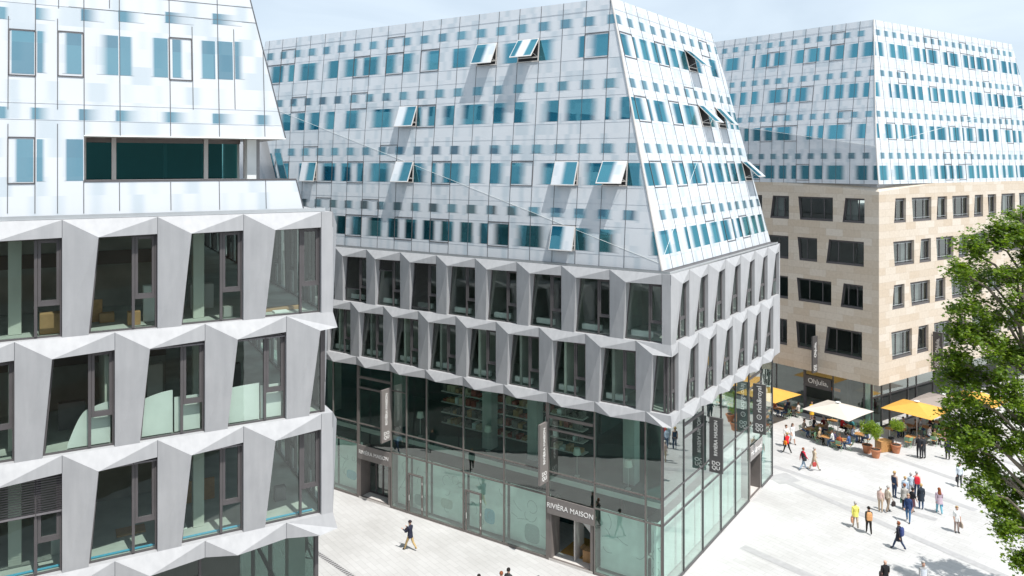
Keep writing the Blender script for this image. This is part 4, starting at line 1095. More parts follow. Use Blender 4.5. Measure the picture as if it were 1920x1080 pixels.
# ================================================================== SQUARE FURNITURE
CANG = math.atan2(-.780, .625)                     # direction of the cafe front
def parasol(px, py, m, label, size=4.0, rim=2.42, top=.62):
    x, y = at(px, py, rim)
    t = thing('parasol', label, 'parasol', (x, y, 0), CANG, 'square parasols on the cafe terrace')
    mb = MB(); mb.tube((0, 0, .1), (0, 0, rim + top - .05), .035, .03, M['pale'], 10); mb.build('pole', t)
    mb = MB(); mb.box(-.4, .4, -.4, .4, .005, .09, M['conc']); mb.tube((0, 0, .09), (0, 0, .35), .05, .05, M['steel']); mb.build('base', t)
    mb = MB(); h = size / 2; n = 6
    E = [(-h, -h), (h, -h), (h, h), (-h, h)]
    for k in range(4):
        a, b = E[k], E[(k + 1) % 4]
        for half in (0, 1):
            p = [(a[0], a[1]), ((a[0] + b[0]) / 2, (a[1] + b[1]) / 2), (b[0], b[1])]
            p, q_ = p[half], p[half + 1]
            for i in range(n):
                s0, s1 = i / n, (i + 1) / n
                zz = lambda s, ed: rim + top * (1 - s) - .05 * math.sin(s * math.pi) + (.03 * s if ed else 0)
                f = lambda c, s, ed: (c[0] * s, c[1] * s, zz(s, ed))
                A = f(p, s1, half == 1); B = f(q_, s1, half == 0); D = f(p, s0, half == 1); C_ = f(q_, s0, half == 0)
                if i == 0: mb.face([D, A, B], m)
                else: mb.face([D, A, B, C_], m)
    o = mb.build('canopy', t, weld=True)
    sd = o.modifiers.new('thickness', 'SOLIDIFY'); sd.thickness = .012
    mb = MB(); mb.box(-.17, .17, -.17, .17, rim + top + .012, rim + top + .05, M['white']); mb.build('cap', t)
    mb = MB()
    for a in E:
        mb.tube((0, 0, rim + top - .1), (a[0] * .97, a[1] * .97, rim - .02), .014, .012, M['steel'], 5)
        mb.tube((0, 0, rim - .35), (a[0] * .5, a[1] * .5, rim + top * .42), .012, .012, M['steel'], 5)
    mb.build('rib', t)
    return t
parasol(1571, 769, M['cream'], 'cream parasol in front of the cafe doorway, seated guests beneath')
parasol(1719, 767, M['yellow'], 'yellow parasol between the cream and the taupe parasols', 4.0)
parasol(1768, 753, M['taupe'], 'taupe parasol close to the glass behind the tree crown', 3.9)
parasol(1836, 748, M['yellow'], 'yellow parasol seen through the tree leaves, farthest right', 3.8)
parasol(1440, 738, M['yellow'], 'yellow parasol half hidden by the end of the glass shop', 4.0)

def make_chair():
    t = thing('bistro_chair', 'mint green folding bistro chair', 'chair')
    f = M['mint']
    mb = MB()
    for k in range(4): mb.box(-.19, .19, -.185 + k * .095, -.105 + k * .095, .445, .465, M['wood'])
    mb.build('seat', t)
    mb = MB()
    mb.tube((-.185, -.2, .45), (-.19, -.30, .86), .013, .013, f, 6); mb.tube((.185, -.2, .45), (.19, -.30, .86), .013, .013, f, 6)
    for z, y in ((.80, -.285), (.70, -.262), (.60, -.237)): mb.box(-.19, .19, y - .012, y + .008, z - .035, z + .035, f)
    mb.build('backrest', t)
    for s_ in (-1, 1):
        for y0, y1 in ((.20, -.22), (-.2, .22)):
            mb = MB(); mb.tube((s_ * .2, y0, 0.0), (s_ * .2, y1 * .9, .45), .012, .012, f, 6); mb.build('leg', t)
    return t
def make_table():
    t = thing('bistro_table', 'square wooden bistro table', 'table')
    mb = MB()
    for k in range(6): mb.box(-.35, .35, -.35 + k * .118, -.245 + k * .118, .725, .75, M['wood'])
    mb.build('tabletop', t)
    mb = MB()
    for x in (-.3, .3): mb.box(x - .02, x + .02, -.33, .33, .700, .724, M['steel'])
    mb.build('frame', t)
    for s_ in (-1, 1):
        for d in (-1, 1):
            mb = MB(); mb.tube((s_ * .3, d * .32, 0), (s_ * .3, -d * .28, .70), .014, .014, M['steel'], 6); mb.build('leg', t)
    return t
def make_round():
    t = thing('round_table', 'small round pedestal table', 'table')
    mb = MB(); mb.lathe([(0, .735), (.36, .735), (.36, .765), (0, .765)], (0, 0, 0), M['wood'], 20); mb.build('tabletop', t)
    mb = MB(); mb.tube((0, 0, .03), (0, 0, .735), .03, .03, M['steel'], 8); mb.lathe([(0, .03), (.25, .02), (.25, .004), (0, .004)], (0, 0, 0), M['steel'], 16); mb.build('pedestal', t)
    return t
chair0, table0, round0 = make_chair(), make_table(), make_round()
used = set()
def place(src, x, y, rz, label, group):
    o = copy_tree(src) if src.name in used else src
    used.add(src.name); o.location = (x, y, 0); o.rotation_euler = (0, 0, rz); o['label'] = label; o['group'] = group
    return o
dC = Vector((.625, -.780, 0)); nC = Vector((-.78, -.625, 0))
SEATS = []
# (column, row of the table top, angle, which sides carry a chair, phrase)
tabs = [(1519, 804, 0, 'ab', 'nearest the street'), (1538, 797, 0, 'abc', 'beside the dark red shirt'),
        (1578, 823, .2, 'abd', 'in front of the lilac shirt'), (1612, 813, .2, 'abc', 'behind the leftmost potted tree'),
        (1708, 818, .1, 'd', 'nearest the yellow parasol pole'), (1756, 815, .1, 'abd', 'at the sunny yellow parasol rim'),
        (1775, 803, 0, 'ab', 'between yellow and taupe parasols'), (1738, 800, .1, 'ab', 'shaded behind the yellow parasol pole'),
        (1549, 818, .1, 'ab', 'at the sunny edge of the terrace'), (1591, 799, 0, 'ac', 'by the parasol pole'), (1690, 804, .1, 'ac', 'between the corner glass and the pole'), (1800, 813, .1, 'ab', 'farthest right behind the leaves'), (1758, 791, 0, 'ab', 'below the taupe parasol'), (1463, 766, 0, 'ab', 'by the shop glass end'), (1486, 764, 0, 'abd', 'left of the cafe doorway'), (1705, 797, 0, 'ab', 'close to the cafe corner glass')]
sidename = dict(a='on the left of', b='on the right of', c='behind', d='in front of')
TAB = []
for px, py, da, sides, where in tabs:
    x, y = at(px, py, .75); a = CANG + da
    place(table0, x, y, a, 'wooden bistro table on crossed legs, ' + where, 'bistro tables on the terrace'); TAB.append((x, y, a))
    for s_ in sides:
        v = {'a': (-1, 0), 'b': (1, 0), 'c': (0, 1), 'd': (0, -1)}[s_]; c_, n_ = math.cos(a), math.sin(a)
        cx_, cy_ = x + (v[0] * c_ - v[1] * n_) * .62, y + (v[0] * n_ + v[1] * c_) * .62
        face = math.atan2(y - cy_, x - cx_) - math.pi / 2
        place(chair0, cx_, cy_, face, 'mint bistro chair %s the table %s' % (sidename[s_], where), 'bistro chairs on the terrace')
        SEATS.append((px, s_, cx_, cy_, face))
for px, py, lb in ((1562, 788, 'round wooden pedestal table beside the pole of the cream parasol'), (1622, 803, 'round pedestal table half hidden behind the first potted tree'), (1668, 803, 'round pedestal table by the corner glass between two potted trees')):
    x, y = at(px, py, .765); place(round0, x, y, 0, lb, 'round tables on the terrace')
x, y = at(1553, 811, 0)
for px, py, rz, lb in ((1556, 822, 2.2, 'mint green bistro chair pulled out empty, in sun left of the lilac shirt'), (1555, 797, 1.0, 'mint green bistro chair empty under the cream parasol by the doorway'), (1703, 838, .4, 'mint green bistro chair standing empty before the couple in black'), (1527, 826, -2.2, 'mint green bistro chair with its back to the street, nearest the paving')):
    x, y = at(px, py, 0); place(chair0, x, y, rz, lb, 'bistro chairs on the terrace')

# potted trees
def potted(px, py, label, h=1.9, r=.68, seed=1):
    x, y = at(px, py, 0); t = thing('potted_tree', label, 'potted tree', (x, y, 0), 0, 'potted trees on the square'); R_ = random.Random(seed)
    mb = MB(); mb.lathe([(0, 0.005), (.25, .005), (.36, .55), (.39, .55), (.39, .65), (.33, .65), (.33, .60)], (0, 0, 0), M['terra'], 20); mb.build('pot', t)
    mb = MB(); mb.lathe([(.335, .585), (0, .60)], (0, 0, 0), M['soil'], 16); mb.build('soil', t)
    mb = MB(); mb.tube((0, 0, .58), (.02, .01, h - .25), .03, .022, M['bark'], 8)
    for k in range(7):
        a = R_.uniform(0, 6.28); mb.tube((.02, .01, h - .45 + .03 * k), (.45 * r * math.cos(a), .45 * r * math.sin(a), h - .05 + R_.uniform(-.1, .3)), .014, .006, M['bark'], 5)
    mb.build('trunk', t)
    mb = MB(); cl = [(R_.uniform(-.6, .6) * r, R_.uniform(-.6, .6) * r, R_.uniform(-.45, .5) * r, R_.uniform(.28, .5) * r) for _ in range(13)]
    for _ in range(1500):
        cx_, cy_, cz_, cr = R_.choice(cl); d = Vector((R_.gauss(0, 1), R_.gauss(0, 1), R_.gauss(0, 1))).normalized() * cr * R_.uniform(.45, 1.08)
        p = Vector((cx_, cy_, cz_ + h)) + d; a = Vector((R_.gauss(0, 1), R_.gauss(0, 1), R_.gauss(0, .6))).normalized(); b = a.orthogonal().normalized()
        b = (Matrix.Rotation(R_.uniform(0, 6.28), 3, a) @ b); l, w_ = R_.uniform(.05, .085), R_.uniform(.02, .035)
        mb.face([p - a * l, p + b * w_, p + a * l, p - b * w_], M['leafy'])
    mb.build('crown', t)
potted(1626, 849, 'bright green potted tree farthest left, behind the front pot', 1.95, .74, 1)
potted(1642, 858, 'bright green potted tree standing in front of the wooden box', 1.9, .72, 2)
potted(1680, 849, 'round bright green potted tree to the right of the wooden box', 2.0, .74, 3)
x, y = at(1656, 845, 0)
t = thing('wooden_box', 'pale wooden box between the potted trees', 'box', (x, y, 0), CANG + 1.2)
mb = MB(); mb.box(-.5, .5, -.35, .35, .0, .80, M['wood'])
for k in range(5): mb.box(-.51, .51, -.362, -.351, .03 + k * .155, .165 + k * .155, M['wood'])
mb.build('body', t); mb = MB(); mb.box(-.52, .52, -.37, .37, .801, .84, M['wood']); mb.build('lid', t)
x, y = at(1671, 843, 0); t = thing('waste_bin', 'slim dark waste bin at the right end of the wooden box', 'bin', (x, y, 0))
mb = MB(); mb.lathe([(0, .005), (.2, .005), (.22, .9), (0, .9)], (0, 0, 0), M['bronze'], 16); mb.build('body', t); mb = MB(); mb.lathe([(.23, .88), (.23, .96), (.15, .97), (.14, .92)], (0, 0, 0), M['black'], 16); mb.build('rim', t)

# things inside the glass shop
def floor_lamp(fac, px, py, label, o=-1.3, zf=4.56):
    k = (px - CX) / FPX; u = fac.uz(px, py, o)[0]; c = fac.P(u, 0, o)
    t = thing('floor_lamp', label, 'lamp', (c[0], c[1], zf), 0, 'floor lamps in the shop')
    mb = MB(); mb.lathe([(0, 0.004), (.16, .004), (.16, .03), (.015, .04), (.015, 1.45), (0, 1.45)], (0, 0, 0), M['steel'], 12); mb.build('stand', t)
    mb = MB(); mb.lathe([(.24, 1.25), (.17, 1.62)], (0, 0, 0), M['lamp'], 16); mb.build('lamp_shade', t)
floor_lamp(GL, 788, 800, 'pale shaded floor lamp upstairs in the shop, nearest the closed entrance')
floor_lamp(GL, 915, 820, 'dark standing floor lamp in front of the shop shelves', -1.6)
floor_lamp(GL, 1082, 850, 'pale floor lamp right of the blade sign above the open entrance')
floor_lamp(GL, 1178, 870, 'pale floor lamp nearest the glass corner of the shop')
a, b = ENT[1]
def cbox(u, o, w_, d, h, label, rz=0.1):
    c = GL.P(u, 0, o); t = thing('cardboard_box', label, 'box', (c[0], c[1], .125), math.atan2(GL.dy, GL.dx) + rz)
    mb = MB(); mb.box(-w_ / 2, w_ / 2, -d / 2, d / 2, 0, h, M['card']); mb.build('body', t)
    mb = MB()
    mb.face([(-w_ / 2, -d / 2, h), (w_ / 2, -d / 2, h), (w_ / 2, -d / 2 - .2, h + .1), (-w_ / 2, -d / 2 - .2, h + .1)], M['card'])
    mb.face([(-w_ / 2, -d / 2, h + .003), (-w_ / 2, d / 2, h + .003), (-w_ / 2 - .18, d / 2, h + .12), (-w_ / 2 - .18, -d / 2, h + .12)], M['card'])
    mb.build('flap', t)
cbox(b - .75, -.95, .75, .55, .65, 'open cardboard box standing in the doorway of the shop')
mb = MB()
pts = [GL.P(a + 1.15, 2.6, -1.0), GL.P(b - .32, 2.6, -.95), GL.P(b - .32, 1.2, -1.05), GL.P(b - .75, 1.55, -1.1)]
mb.face(pts, M['white']); tag(mb.build('dust_sheet'), 'white dust sheet hanging across the open shop doorway', 'sheet')
for k, (u, h) in enumerate(((a + .9, 2.2), (a + 1.05, 2.3), (a + 1.2, 2.1))):
    mb = MB(); p = GL.P(u, .12, -1.7); q_ = GL.P(u + .12, h, -2.0); mb.tube(p, q_, .04, .04, (M['card'], M['pale'], M['wood'])[k], 8)
    tag(mb.build('cardboard_tube'), ('brown', 'pale', 'orange')[k] + ' tube leaning inside the open shop doorway', 'tube')
mb = MB(); GL.box(mb, a + .3, b - .3, .121, .124, -3.2, -.85, cloth((.42, .25, .08))); tag(mb.build('door_mat'), 'ochre floor covering inside the open shop doorway', 'mat')

# drain channel by the left building
(x0, y0), (x1, y1) = at(606, 1044), at(668, 1086); d = Vector((x1 - x0, y1 - y0, 0)); L_ = d.length; d.normalize(); n = Vector((-d.y, d.x, 0))
mb = MB(); P_ = lambda s, w_, z: Vector((x0, y0, z)) + d * s + n * w_
mb.face([P_(-2, -.14, .003), P_(L_ + 3, -.14, .003), P_(L_ + 3, .14, .003), P_(-2, .14, .003)], M['dark'])
s_ = -2.0
while s_ < L_ + 3:
    mb.face([P_(s_, -.13, .007), P_(s_ + .11, -.13, .007), P_(s_ + .11, .13, .007), P_(s_, .13, .007)], M['band']); s_ += .2
tag(mb.build('drain_channel'), kind='structure')

# ================================================================== PEOPLE
PEOPLE = []
V3 = Vector
def rotx(v, a): return V3((v.x, v.y * math.cos(a) - v.z * math.sin(a), v.y * math.sin(a) + v.z * math.cos(a)))
def skeleton(pose, h, arms, lean=0.0, build=1.0):
    J = {}; E = []; r = math.radians
    def add(k, p, rad, par=None):
        kk = 1.0 if k[0] == 'f' and k[1:2].isdigit() or k[:2] in ('tL', 'tR') else 1.22
        rad = rad if isinstance(rad, tuple) else (rad, rad); J[k] = (V3(p), (rad[0] * kk, rad[1] * kk)); 
        if par: E.append((par, k))
    sit = pose == 'sit'
    legs = {'stand': ((2, 2), (-2, 2)), 'walk': ((25, 6), (-19, 20)), 'walk2': ((-19, 20), (25, 6)), 'stroll': ((14, 5), (-11, 14)), 'sit': ((84, 86), (80, 92))}[pose]
    b = build
    add('pelvis', (0, 0, .95), (.135 * b, .10 * b))
    for s, (a, k), sd in ((-1, legs[0], 'L'), (1, legs[1], 'R')):
        a, k = r(a), r(k); hip = V3((s * .088, 0, .90)); kn = hip + V3((s * .01, math.sin(a) * .42, -math.cos(a) * .42)); an = kn + V3((0, math.sin(a - k) * .40, -math.cos(a - k) * .40))
        f = -(a - k) * .7 if not sit else 0
        tw = V3((0, math.cos(f) * .15, -math.sin(f) * -.15 - .035)); he = V3((0, -.035, -.045))
        add('hip' + sd, hip, .082 * b, 'pelvis'); add('thigh' + sd, hip.lerp(kn, .5), .070 * b, 'hip' + sd); add('knee' + sd, kn, .054 * b, 'thigh' + sd)
        add('calf' + sd, kn.lerp(an, .35), .052 * b, 'knee' + sd); add('ankle' + sd, an, .036, 'calf' + sd); add('ball' + sd, an + tw * .72, (.04, .03), 'ankle' + sd); add('toe' + sd, an + tw, (.032, .022), 'ball' + sd)
    add('waist', (0, 0, 1.09), (.118 * b, .088 * b), 'pelvis'); add('chest', (0, .005, 1.27), (.145 * b, .10 * b), 'waist'); add('collar', (0, 0, 1.405), (.105, .075), 'chest')
    add('neck', (0, .005, 1.475), .050, 'collar'); add('jaw', (0, .022, 1.548), (.058, .066), 'neck'); add('skull', (0, .018, 1.63), (.074, .090), 'jaw'); add('crown', (0, .008, 1.685), (.060, .072), 'skull')
    for s, sd in ((-1, 'L'), (1, 'R')):
        sw, eb, ab = arms[0 if s < 0 else 1]; sw, eb, ab = r(sw), r(eb), r(ab)
        sh = V3((s * .165 * b, 0, 1.385)); el = sh + V3((s * math.sin(ab) * .27, math.sin(sw) * .27, -math.cos(sw) * math.cos(ab) * .27))
        fd = V3((-s * math.sin(ab) * .5 * math.sin(eb), math.sin(sw + eb), -math.cos(sw + eb))).normalized(); wr = el + fd * .24
        add('shoulder' + sd, sh, .056 * b, 'collar'); add('upper' + sd, sh.lerp(el, .5), .048 * b, 'shoulder' + sd); add('elbow' + sd, el, .040, 'upper' + sd); add('fore' + sd, el.lerp(wr, .4), .037, 'elbow' + sd); add('wrist' + sd, wr, .026, 'fore' + sd)
        pm = wr + fd * .085; add('palm' + sd, pm, (.030, .018), 'wrist' + sd)
        ax = V3((0, 0, 1)).cross(fd) if abs(fd.z) < .9 else V3((0, 1, 0)); ax.normalize(); cu = fd.cross(ax).normalized() * (-s if abs(fd.z) > .9 else -1)
        for i, l in enumerate((.066, .076, .070, .055)):
            o = ax * (.026 - .0175 * i); m1 = pm + o + fd * l * .5; m2 = pm + o + fd * l * .9 + cu * l * .4
            add('f%d%sa' % (i, sd), m1, .0085, 'palm' + sd); add('f%d%sb' % (i, sd), m2, .007, 'f%d%sa' % (i, sd))
        add('t%sa' % sd, wr + fd * .045 + ax * .038, .010, 'wrist' + sd); add('t%sb' % sd, wr + fd * .085 + ax * .052 + cu * .012, .008, 't%sa' % sd)
    upper_ = [k for k in J if not any(k.startswith(x) for x in ('hip', 'thigh', 'knee', 'calf', 'ankle', 'ball', 'toe', 'pelvis'))]
    if lean:
        for k in upper_:
            p, rd = J[k]; J[k] = (rotx(p - V3((0, 0, .97)), -lean) + V3((0, 0, .97)), rd)
    low = min(J[k][0].z - J[k][1][1] for k in ('toeL', 'toeR', 'ballL', 'ballR'))
    lowa = min(J[k][0].z for k in ('ankleL', 'ankleR')) - .075
    dz = -min(low, lowa)
    if sit: dz = .475 + .085 - .90 - .03; 
    sc = h / 1.76
    for k in J: J[k] = ((J[k][0] + V3((0, 0, dz))) * sc, (J[k][1][0] * sc, J[k][1][1] * sc))
    return J, E, sc

def person(label, px, py, heading, top, bottom, hair=(.06, .04, .03), pose='stroll', h=1.72, arms=None, sleeves='long', shoes=(.03, .025, .02), hairlen='short', extra=(), bag=None, lean=0.0, build=1.0, xy=None, group='people on the square', legs_bare=False, skin=None, glasses=False):
    x, y = xy if xy else at(px, py, 0)
    hd = math.radians(heading)
    t = thing('person', label, 'person', (x, y, 0), -hd, group)
    if arms is None: arms = {'stand': ((4, 8, 8), (-2, 14, 8)), 'walk': ((-22, 12, 7), (20, 24, 7)), 'walk2': ((20, 24, 7), (-22, 12, 7)), 'stroll': ((-10, 10, 7), (12, 18, 7)), 'sit': ((24, 66, 10), (20, 74, 10))}[pose]
    J, E, sc = skeleton(pose, h, arms, lean, build)
    PEOPLE.append((t, J, E, cloth(top), cloth(bottom), cloth(shoes), sleeves, sc, legs_bare))
    # hair
    c = (J['skull'][0] + J['crown'][0]) / 2 + V3((0, -.004, .008)) * sc; R_ = (.097 * sc, .114 * sc, .106 * sc); hm = cloth(hair, .6)
    mb = MB(); nu, nv = 16, 10
    def hp(i, k):
        a, b_ = 2 * math.pi * i / nu, math.pi * k / nv
        d = V3((math.sin(b_) * math.sin(a), math.sin(b_) * math.cos(a), math.cos(b_))); wob = 1 + .035 * math.sin(5 * a + 3 * k)
        return c + V3((d.x * R_[0], d.y * R_[1], d.z * R_[2])) * wob
    maxk = {'bald': 0, 'short': 6, 'bob': 8, 'long': 8, 'cap': 5, 'bun': 6}[hairlen]
    for k in range(maxk):
        for i in range(nu):
            a = 2 * math.pi * (i + .5) / nu; front = math.cos(a)
            lim_ = 3 if front > .55 else (5 if front > .05 else maxk)
            if hairlen == 'cap': lim_ = 5
            if k < lim_: mb.face([hp(i, k), hp(i + 1, k), hp(i + 1, k + 1), hp(i, k + 1)], hm)
    if hairlen == 'cap':
        pass
    if hairlen == 'long':
        for i in range(-3, 4):
            for k in range(4):
                f = lambda i, k: c + V3((i * .026 * (1 + .1 * k), -.085 - .012 * k + .01 * abs(i), -.04 - .075 * k)) * sc
                mb.face([f(i - .5, k), f(i + .5, k), f(i + .5, k + 1), f(i - .5, k + 1)], hm)
    if hairlen == 'bun': mb.lathe([(0, -.04 * sc), (.04 * sc, 0), (0, .04 * sc)], c + V3((0, -.12, .05)) * sc, hm, 8)
    if hairlen != 'bald':
        o = mb.build('cap' if hairlen == 'cap' else 'hair', t, smooth=True)
        sd = o.modifiers.new('thickness', 'SOLIDIFY'); sd.thickness = .012; sd.offset = 0
    # garments that hang free of the body
    for g in extra:
        kind, col = g[0], g[1]; m = cloth(col); mb = MB()
        if kind in ('skirt', 'coat', 'dress', 'jacket', 'cardigan'):
            z0, z1 = {'skirt': (.52, 1.04), 'coat': (.62, 1.10), 'dress': (.55, 1.15), 'jacket': (.80, 1.12), 'cardigan': (.72, 1.12)}[kind]
            n = 18; rows = 6; dz = (J['pelvis'][0].z / sc) - .95
            for k in range(rows):
                for i in range(n):
                    def gp(i, k):
                        a = 2 * math.pi * i / n; f = k / rows; z = (z1 + (z0 - z1) * f + dz)
                        fl = .4 if kind == 'jacket' else 1; rx_, ry_ = (.158 + .05 * f * fl) * build, (.122 + .075 * f * fl) * build; w_ = 1 + (.05 * f) * math.sin(6 * a)
                        return V3((math.cos(a) * rx_ * w_, math.sin(a) * ry_ * w_ - .0, z)) * sc
                    if kind in ('coat', 'cardigan', 'jacket') and 3.6 < (i + .5) < 5.4 and k > 1: continue
                    mb.face([gp(i, k), gp(i + 1, k), gp(i + 1, k + 1), gp(i, k + 1)], m)
            mb.build(kind, t, smooth=True)
        if kind == 'vest':
            n = 18
            for k in range(4):
                for i in range(n):
                    def gp(i, k):
                        a = 2 * math.pi * i / n; z = J['waist'][0].z / sc - .1 + .105 * k
                        return (V3((math.cos(a) * (.172 + .008 * k), math.sin(a) * (.130 + .004 * k), z))) * sc
                    mb.face([gp(i, k), gp(i + 1, k), gp(i + 1, k + 1), gp(i, k + 1)], m)
            mb.build('vest', t, smooth=True)
        if kind == 'trim':
            pass
    # what the person carries is a thing of its own
    if bag:
        kind, col, lb = bag; W = Matrix.Translation((x, y, 0)) @ Matrix.Rotation(-hd, 4, 'Z'); m = cloth(col, .6)
        if kind == 'backpack': p = J['chest'][0] + V3((0, -.20, -.06)) * sc; dims = (.17, .085, .24)
        elif kind == 'front': p = J['waist'][0] + V3((0, .24, .08)) * sc; dims = (.17, .07, .12)
        elif kind == 'shoulder': p = J['pelvis'][0] + V3((-.24, -.03, .03)) * sc; dims = (.06, .15, .15)
        elif kind == 'shoulderR': p = J['pelvis'][0] + V3((.24, -.03, .03)) * sc; dims = (.06, .15, .15)
        elif kind == 'handR': p = J['palmR'][0] + V3((.02, .03, -.24)) * sc; dims = (.05, .16, .16)
        else: p = J['palmL'][0] + V3((-.02, .03, -.24)) * sc; dims = (.05, .16, .16)
        bt = thing('backpack' if kind == 'backpack' else 'bag', lb, 'backpack' if kind == 'backpack' else 'bag', W @ p, -hd)
        mb = MB(); dx_, dy_, dz_ = dims; n = 6
        rows = [(-1, .80), (-.85, .96), (0, 1.0), (.7, .9), (1, .55)]
        for (za, ra), (zb2, rb) in zip(rows, rows[1:]):
            for i in range(12):
                def sp(i, z, r_):
                    a = 2 * math.pi * i / 12; ca, sa = math.cos(a), math.sin(a); e = .45
                    return (math.copysign(abs(ca) ** e, ca) * dx_ * r_, math.copysign(abs(sa) ** e, sa) * dy_ * r_, z * dz_)
                mb.face([sp(i, za, ra), sp(i + 1, za, ra), sp(i + 1, zb2, rb), sp(i, zb2, rb)], m)
        for z, r_ in ((-1, .80), (1, .55)):
            mb.face([(math.copysign(abs(math.cos(2 * math.pi * i / 12)) ** .45, math.cos(2 * math.pi * i / 12)) * dx_ * r_, math.copysign(abs(math.sin(2 * math.pi * i / 12)) ** .45, math.sin(2 * math.pi * i / 12)) * dy_ * r_, z * dz_) for i in range(12)], m)
        mb.build('body', bt, smooth=False)
        mb = MB()
        if kind == 'backpack':
            for s in (-.09, .09): mb.tube((s, dy_ * .8, dz_ * .8), (s, .12, dz_ * .95), .016, .016, m, 6); mb.tube((s, .12, dz_ * .95), (s, .3, 0), .012, .012, m, 6)
        elif kind.startswith('shoulder'):
            sgn = 1 if kind == 'shoulder' else -1
            mb.tube((0, dy_ * .5, dz_ * .9), (.08 * sgn, .06, .48), .010, .010, m, 6); mb.tube((0, -dy_ * .5, dz_ * .9), (.08 * sgn, 0, .48), .010, .010, m, 6)
        else:
            mb.tube((0, -dy_ * .5, dz_ * .9), (0, -.03, dz_ + .09), .009, .009, m, 6); mb.tube((0, -.03, dz_ + .09), (0, .03, dz_ + .09), .009, .009, m, 6); mb.tube((0, .03, dz_ + .09), (0, dy_ * .5, dz_ * .9), .009, .009, m, 6)
        mb.build('strap', bt)
    return t
GREY = (.42, .40, .38); BLOND = (.45, .30, .14); BRN = (.10, .055, .03); RED = (.22, .07, .03); BLK = (.02, .017, .015)
JEANS = (.07, .12, .22); DKJ = (.035, .055, .11); BEIGE = (.55, .45, .33); KHAKI = (.50, .36, .17); WHT = (.75, .75, .74)
person('man in navy jacket, ochre trousers and dark cap walking alone below the shop', 769, 1032, -62, (.028, .032, .055), KHAKI, (.03, .02, .025), 'walk', 1.80, arms=((30, 85, 8), (28, 88, 8)), hairlen='cap', extra=[('jacket', (.028, .032, .055))], bag=('front', (.03, .02, .02), 'dark bag held in front by the man in the ochre trousers'))
person('woman in bright red jacket and black leggings walking towards the cafe', 1476, 850, -25, (.75, .02, .03), BLK, BLOND, 'walk', 1.66, hairlen='bun', bag=('shoulder', (.85, .25, .02), 'orange shoulder bag of the woman in the red jacket'))
person('woman with long dark hair in a white dress near the end of the glass shop', 1486, 833, 160, WHT, (.6, .42, .33), BRN, 'stroll', 1.70, sleeves='short', hairlen='long', extra=[('dress', WHT)], legs_bare=True)
person('man in white shirt and dark shorts beside the woman in the white dress', 1474, 838, 165, (.72, .70, .66), (.03, .03, .06), BRN, 'stroll', 1.78, sleeves='short', arms=((20, 60, 10), (10, 20, 8)))
person('woman in red cardigan and pale jeans walking right with a black bag', 1506, 881, 75, (.62, .03, .06), (.30, .40, .50), RED, 'walk', 1.68, bag=('shoulderR', (.03, .03, .035), 'black shoulder bag carried by the woman in the red cardigan'), extra=[('vest', (.04, .04, .05))])
person('man in all beige clothes walking right behind the red cardigan', 1527, 882, 80, BEIGE, (.52, .44, .33), GREY, 'walk2', 1.76, bag=('handR', (.45, .07, .06), 'small red bag in the hand of the man in beige'))
person('elderly person in pale pink jacket standing left of the crowd', 1651, 960, 40, (.72, .52, .46), (.55, .42, .30), (.60, .56, .50), 'stand', 1.66)
person('elderly man in cream jacket and brown trousers beside the pale pink jacket', 1665, 960, 70, (.66, .57, .46), (.30, .23, .17), GREY, 'stroll', 1.74, bag=('handR', (.04, .03, .03), 'dark handbag beside the man in the cream jacket'))
person('man in navy quilted vest and jeans standing behind the crowd', 1677, 933, 60, (.45, .32, .26), DKJ, BLOND, 'stand', 1.80, extra=[('vest', (.03, .05, .10))], sleeves='short')
person('fair haired woman in pale blue jacket within the crowd', 1697, 939, 30, (.55, .65, .78), JEANS, BLOND, 'stand', 1.64)
person('grey haired woman in pale blue blouse at the back of the crowd', 1708, 932, 20, (.52, .62, .70), (.4, .4, .42), GREY, 'stand', 1.66)
person('grey haired man in salmon shirt wearing a red backpack in the crowd', 1719, 932, 20, (.75, .38, .32), DKJ, GREY, 'stand', 1.76, bag=('backpack', (.65, .03, .05), 'red backpack on the man in the salmon shirt'))
person('red haired woman in pale grey cardigan with a green bag in the crowd', 1696, 955, 25, (.48, .46, .43), BLK, RED, 'stand', 1.68, hairlen='bob', extra=[('cardigan', (.48, .46, .43))], bag=('handL', (.02, .16, .09), 'green bag held by the red haired woman in grey'))
person('woman in black top and dark patterned skirt facing the square in the crowd', 1711, 962, 70, (.025, .025, .03), (.5, .33, .25), BLK, 'stroll', 1.66, sleeves='short', hairlen='bob', extra=[('skirt', (.10, .05, .06))], legs_bare=True)
person('fair haired woman in long dark coat with folded sleeves in the crowd', 1727, 955, 10, (.03, .04, .055), JEANS, BLOND, 'stand', 1.68, hairlen='bob', extra=[('coat', (.03, .04, .055))], build=1.08)
person('man in navy blazer and blue jeans walking left in front of the crowd', 1703, 979, 215, (.03, .055, .14), (.07, .16, .30), (.45, .32, .22), 'stroll', 1.80, extra=[('jacket', (.03, .055, .14))], bag=None)
person('woman in lilac cardigan and turquoise trousers walking away from the crowd', 1761, 963, 10, (.46, .36, .42), (.16, .42, .52), RED, 'stroll', 1.68, hairlen='long', extra=[('cardigan', (.46, .36, .42))], build=1.12, bag=('handR', (.04, .10, .35), 'small blue bag in the hand of the woman in lilac'))
person('blonde woman in white tunic and taupe trousers at the right of the square', 1794, 999, 175, WHT, (.36, .28, .25), BLOND, 'stand', 1.64, sleeves='short', hairlen='bob', extra=[('jacket', WHT)], bag=('handL', (.40, .33, .27), 'large beige handbag of the blonde woman in white'), build=1.05)
person('grey haired woman in lemon yellow jacket and beige trousers walking away', 1604, 990, 10, (.80, .74, .18), (.55, .44, .33), GREY, 'stroll', 1.66, extra=[('jacket', (.80, .74, .18))], build=1.08, bag=('handL', (.62, .30, .18), 'orange brown bag beside the lemon yellow jacket'))
